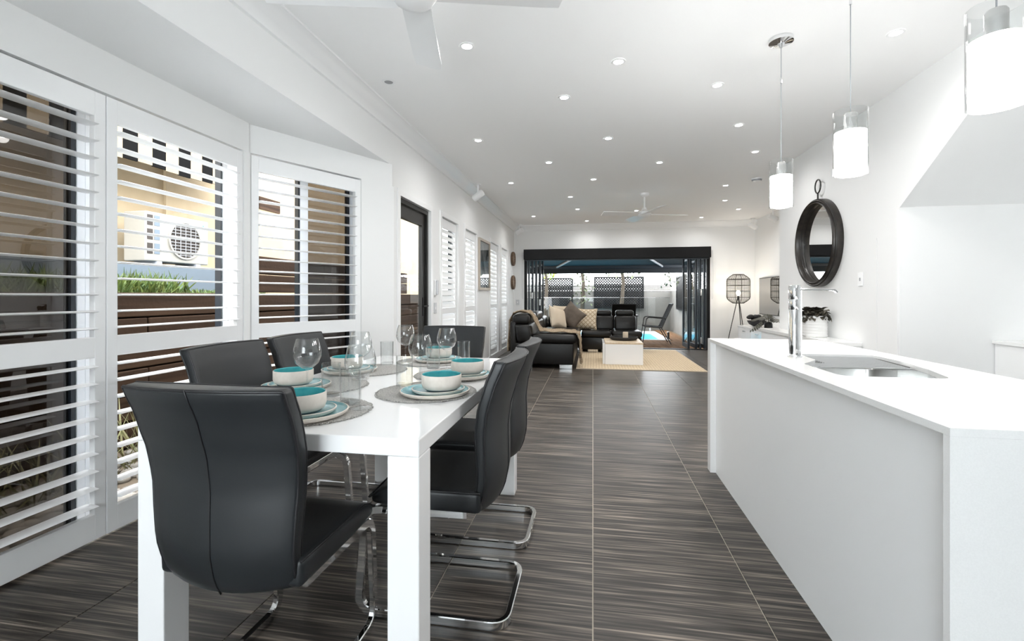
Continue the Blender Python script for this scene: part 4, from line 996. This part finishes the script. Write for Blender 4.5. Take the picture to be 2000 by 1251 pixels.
def tree(label, p, h, lean, nleaf, rad, lm, zc):
    t = thing('garden_tree', label, 'tree', p, group='trees growing by the pool wall')
    bm = bmesh.new(); n = 7
    pts = [(lean*(k/n)+0.03*math.sin(k*2.1), 0.02*math.cos(k*1.7), h*k/n) for k in range(n+1)]
    taper(bm, pts, [0.085-0.045*k/n for k in range(n+1)], 9); obj('trunk', bm, BARK, t, 'all')
    for s in (-1, 1):
        bm = bmesh.new(); b0 = Vector(pts[5]); taper(bm, [b0, b0+Vector((s*0.25, 0.05, 0.30)), b0+Vector((s*0.55, 0.08, 0.75))], [0.035, 0.025, 0.012], 7); obj('branch', bm, BARK, t, 'all')
    bm = bmesh.new()
    for k in range(nleaf):
        a = rr.uniform(0, 2*PI); r = rad*rr.random()**0.5; z = zc[0]+(zc[1]-zc[0])*rr.random()
        b = Vector((pts[-2][0]+r*math.cos(a), r*math.sin(a)*0.7, z)); d_ = Vector((rr.uniform(-1, 1), rr.uniform(-1, 1), rr.uniform(-1, 0.2))).normalized()
        leaf(bm, b, b+d_*rr.uniform(0.10, 0.18), rr.uniform(0.04, 0.07), (rr.uniform(-.5, .5), rr.uniform(-.5, .5), 1), 3)
    o = obj('foliage', bm, lm, t); o['kind'] = 'stuff'
    return t
tree('slender tree at the left with lime green leaves behind the lattice', (-1.62, 16.48, -0.13), 2.9, 0.0, 160, 0.35, LEAFL, (1.95, 2.6))
tree('garden tree between the two lattice screens', (-0.32, 15.95+0.55, -0.13), 3.0, -0.05, 220, 0.36, LEAFG, (1.0, 2.9))
tree('garden tree in front of the wide lattice screen', (0.97, 16.45, -0.13), 3.0, 0.05, 240, 0.7, LEAFG, (1.95, 3.0))
tree('leafy tree overhanging the side yard wall', (3.1, 15.2, -0.13), 3.2, -0.25, 420, 0.85, LEAFG, (1.55, 3.1))

# retractable awning
aw = thing('retractable_awning', 'dark navy retractable awning outside the folding doors', 'awning', (0.45, 10.64, 0))
obj('fabric', PR([(0.0, 2.44), (3.3, 2.02), (3.3, 2.035), (0.0, 2.455)], 'x', -2.9, 2.9), NAVY, aw)
obj('front_bar', boxes((-2.9, 2.9, 3.27, 3.36, 1.94, 2.03), bevel=0.01), ALD, aw); obj('valance', boxes((-2.9, 2.9, 3.33, 3.34, 1.80, 1.94)), NAVY, aw)
for s in (-1, 1):
    obj('folding_arm', tube([(s*1.75, 0.1, 2.40), (s*0.75, 1.5, 2.20)], 0.03, 8), GREYP, aw, True)
    obj('folding_arm', tube([(s*0.75, 1.5, 2.20), (s*1.5, 3.28, 1.99)], 0.03, 8), GREYP, aw, True)
obj('cassette', boxes((-2.95, 2.95, 0.0, 0.14, 2.40, 2.56), bevel=0.02), ALD, aw)

# outdoor chairs
def sling_chair(label, p, rz):
    t = thing('outdoor_chair', label, 'chair', p, rz, 'black sling chairs on the deck'); W = 0.27
    for s in (-1, 1):
        obj('side_frame', tube(fillet([(s*W, -0.42, 0.98), (s*W, -0.16, 0.40), (s*W, 0.26, 0.43)], 0.06), 0.013, 7), CHAR, t, True)
        obj('leg', tube([(s*W, -0.15, 0.40), (s*W, -0.38, 0.0)], 0.012, 7), CHAR, t, True)
        obj('leg', tube(fillet([(s*(W+0.02), -0.25, 0.62), (s*(W+0.02), 0.20, 0.66), (s*(W+0.02), 0.30, 0.0)], 0.09), 0.012, 7), CHAR, t, True)
    obj('sling_back', solid_pad(lambda u, v: Vector(((u-.5)*2*W, -0.42+0.26*v, 0.98-0.58*v)), lambda u, v: Vector(((u-.5)*2*W, -0.43+0.26*v, 0.975-0.58*v)), 4, 4), SLING, t)
    obj('sling_seat', solid_pad(lambda u, v: Vector(((u-.5)*2*W, -0.16+0.42*v, 0.40+0.03*v)), lambda u, v: Vector(((u-.5)*2*W, -0.16+0.42*v, 0.392+0.03*v)), 4, 4), SLING, t)
    obj('head_rail', tube([(-W, -0.42, 0.98), (W, -0.42, 0.98)], 0.013, 7), CHAR, t, True)
    return t
sling_chair('black sling chair on the deck seen in profile before the pool', (1.50, 12.2, -0.035), PI/2)
sling_chair('black sling chair on the deck standing just behind the sofa', (0.72, 11.75, -0.035), 0.0)
t = thing('outdoor_table', 'small black outdoor table beside the sling chairs', 'table', (0.84, 12.55, -0.035))
obj('top', boxes((-0.30, 0.30, -0.30, 0.30, 0.66, 0.69), bevel=0.008), CHAR, t)
for sx in (-1, 1):
    for sy in (-1, 1): obj('leg', tube([(sx*0.26, sy*0.26, 0.66), (sx*0.24, sy*0.24, 0)], 0.014, 7), CHAR, t)

# ================================================================ side yard beyond the bay
t = struct('wall_neighbour', boxes((-5.5, -5.3, -3, 14, -0.1, 3.6)), CREAMW, label='cream rendered neighbour wall across the side yard', cat='wall')
obj('pilaster', boxes((-5.3, -5.26, 5.05, 5.35, 1.1, 3.6)), CREAMW, t)
obj('window_panel', boxes((-5.3, -5.28, 6.75, 7.25, 2.55, 2.75)), SLEEP, t)
struct('raised_bed', boxes((-5.3, -3.75, -3, 12, -0.1, 1.16)), SOIL, label='raised garden bed behind the sleeper wall', cat='ground')
rw = struct('retaining_wall', boxes((-3.75, -3.72, -3, 12, -0.1, 1.17)), SLEEP, label='weathered timber sleeper retaining wall', cat='retaining wall')
_sl = {}
for row in range(6):
    z0 = -0.05+row*0.205; off = -3+(row % 2)*0.9
    for k in range(7):
        y0 = off+k*2.1
        if y0 > 11: continue
        if 'm' not in _sl: _sl['m'] = mesh_of('sleeper', boxes((-0.06, 0.06, 0.006, 2.094, 0.006, 0.199), bevel=0.008), SLEEP)
        obj('sleeper', _sl['m'], None, rw, loc=(-3.66+rr.uniform(-.008, .008), y0, z0))
for k in range(2): 
    for j in range(2): obj('sleeper', _sl['m'], None, rw, loc=(-3.66, 4.55+k*2.1, -0.05+(6+j)*0.205))
o = struct('ledge', boxes((-5.25, -4.55, 2.6, 5.75, 1.16, 1.47), bevel=0.01), LEDGE, label='blue-grey masonry ledge under the air conditioner', cat='ledge')
ac = thing('air_conditioner', 'ivory outdoor air conditioner unit on the blue-grey ledge', 'air conditioner', (-4.9, 4.74, 1.4705))
case = obj('case', boxes((-0.14, 0.14, -0.42, 0.42, 0.06, 0.60), bevel=0.012), ACW, ac)
for s in (-1, 1): obj('foot', boxes((-0.15, 0.15, s*0.26-0.03, s*0.26+0.03, 0.0, 0.06)), GREYP, ac)
mx4 = Matrix.Translation((0.14, 0.08, 0.33)) @ Matrix.Rotation(PI/2, 4, 'Y')
obj('fan_opening', L([(0, 0.002), (0.205, 0.002), (0.205, -0.002)], 36, mx4), ACD, ac)
fan_ring = obj('fan_ring', L([(0.205, 0.0), (0.205, 0.014), (0.225, 0.014), (0.225, 0.0)], 36, mx4), ACW, ac, 40)
bm = bmesh.new()
for k in range(11):
    c = -0.18+k*0.036; hw_ = math.sqrt(max(0, 0.2**2-c*c)); sweep(bm, [(0.15, 0.08-hw_, 0.33+c), (0.15, 0.08+hw_, 0.33+c)], circ(0.004, 4))
for k in range(5):
    c = -0.14+k*0.07; hw_ = math.sqrt(max(0, 0.2**2-c*c)); sweep(bm, [(0.152, 0.08+c, 0.33-hw_), (0.152, 0.08+c, 0.33+hw_)], circ(0.004, 4))
obj('grille', bm, GREYP, fan_ring)
for k in range(3):
    for j in range(2): obj('vent', boxes((0.139, 0.143, -0.40+j*0.085, -0.335+j*0.085, 0.14+k*0.155, 0.255+k*0.155)), ACD if j == 0 else LEDGE, case)
obj('badge', PR([(0.335, 0.50), (0.38, 0.50), (0.345, 0.545), (0.335, 0.545)], 'x', 0.139, 0.1425), mat('blue_badge', (0.05, 0.30, 0.6), 0.4), case)
va = thing('striped_awning', 'black and cream striped awning on the neighbour wall', 'awning', (-4.75, 4.7, 2.56))
for k in range(18):
    y0 = -1.8+k*0.165; o = obj('stripe', boxes((-0.01, 0.01, y0, y0+0.164, 0.0+0.01*math.sin(k), 0.42)), VALB if k % 2 else VALW, va)
obj('roof_fabric', PR([(-0.49, 0.72), (0.0, 0.42), (0.0, 0.44), (-0.49, 0.74)], 'y', -1.8, 1.17), VALW, va)
# grasses and pebbles
def blades(n, xr, yr, z, hr, m, name, label, cat, lean=0.25, w=0.012):
    bm = bmesh.new()
    for k in range(n):
        b = Vector((rr.uniform(*xr), rr.uniform(*yr), z)); h = rr.uniform(*hr); d_ = Vector((rr.uniform(-1, 1)*lean, rr.uniform(-1, 1)*lean, 1)).normalized()
        leaf(bm, b, b+d_*h, w, Vector((rr.uniform(-1, 1), rr.uniform(-1, 1), 0.1)).normalized(), 3, 0.06*h)
    o = obj(name, bm, m); o['kind'] = 'stuff'; tag(o, label, cat); return o
blades(1500, (-4.5, -3.90), (2.6, 4.05), 1.155, (0.06, 0.26), GRASSG, 'bed_grass', 'bright green grass growing on the raised bed', 'grass', 0.8, 0.014)
blades(500, (-4.5, -3.90), (4.05, 5.2), 1.155, (0.02, 0.09), GRASSG, 'low_weeds', 'low green weeds at the foot of the blue-grey ledge', 'grass', 0.9, 0.012)
blades(260, (-3.25, -3.05), (1.0, 4.6), -0.06, (0.3, 0.6), GRASSY, 'strappy_grass', 'yellow-green strappy grass along the sleeper wall', 'grass', 0.8, 0.013)
bm = bmesh.new()
for k in range(900):
    x, y = rr.uniform(-3.5, -2.55), rr.uniform(0.2, 5.2); s = rr.uniform(0.025, 0.06)
    m4 = Matrix.Translation((x, y, -0.05)) @ Matrix.Rotation(rr.uniform(0, 6), 4, 'Z') @ Matrix.Diagonal((s*1.3, s, s*0.6, 1))
    bmesh.ops.create_icosphere(bm, subdivisions=1, radius=1, matrix=m4)
o = obj('pebbles', bm, PEBB, None, 'all'); o['kind'] = 'stuff'; tag(o, 'loose pale river pebbles in the side yard', 'pebbles')
# eaves over the side yard and pool side so that daylight falls as under a real roof
struct('roof', boxes((-2.5, 3.7, YR-0.3, YB+0.14, CZ+0.12, CZ+0.2)), CEIL, label='roof slab above the room', cat='roof')
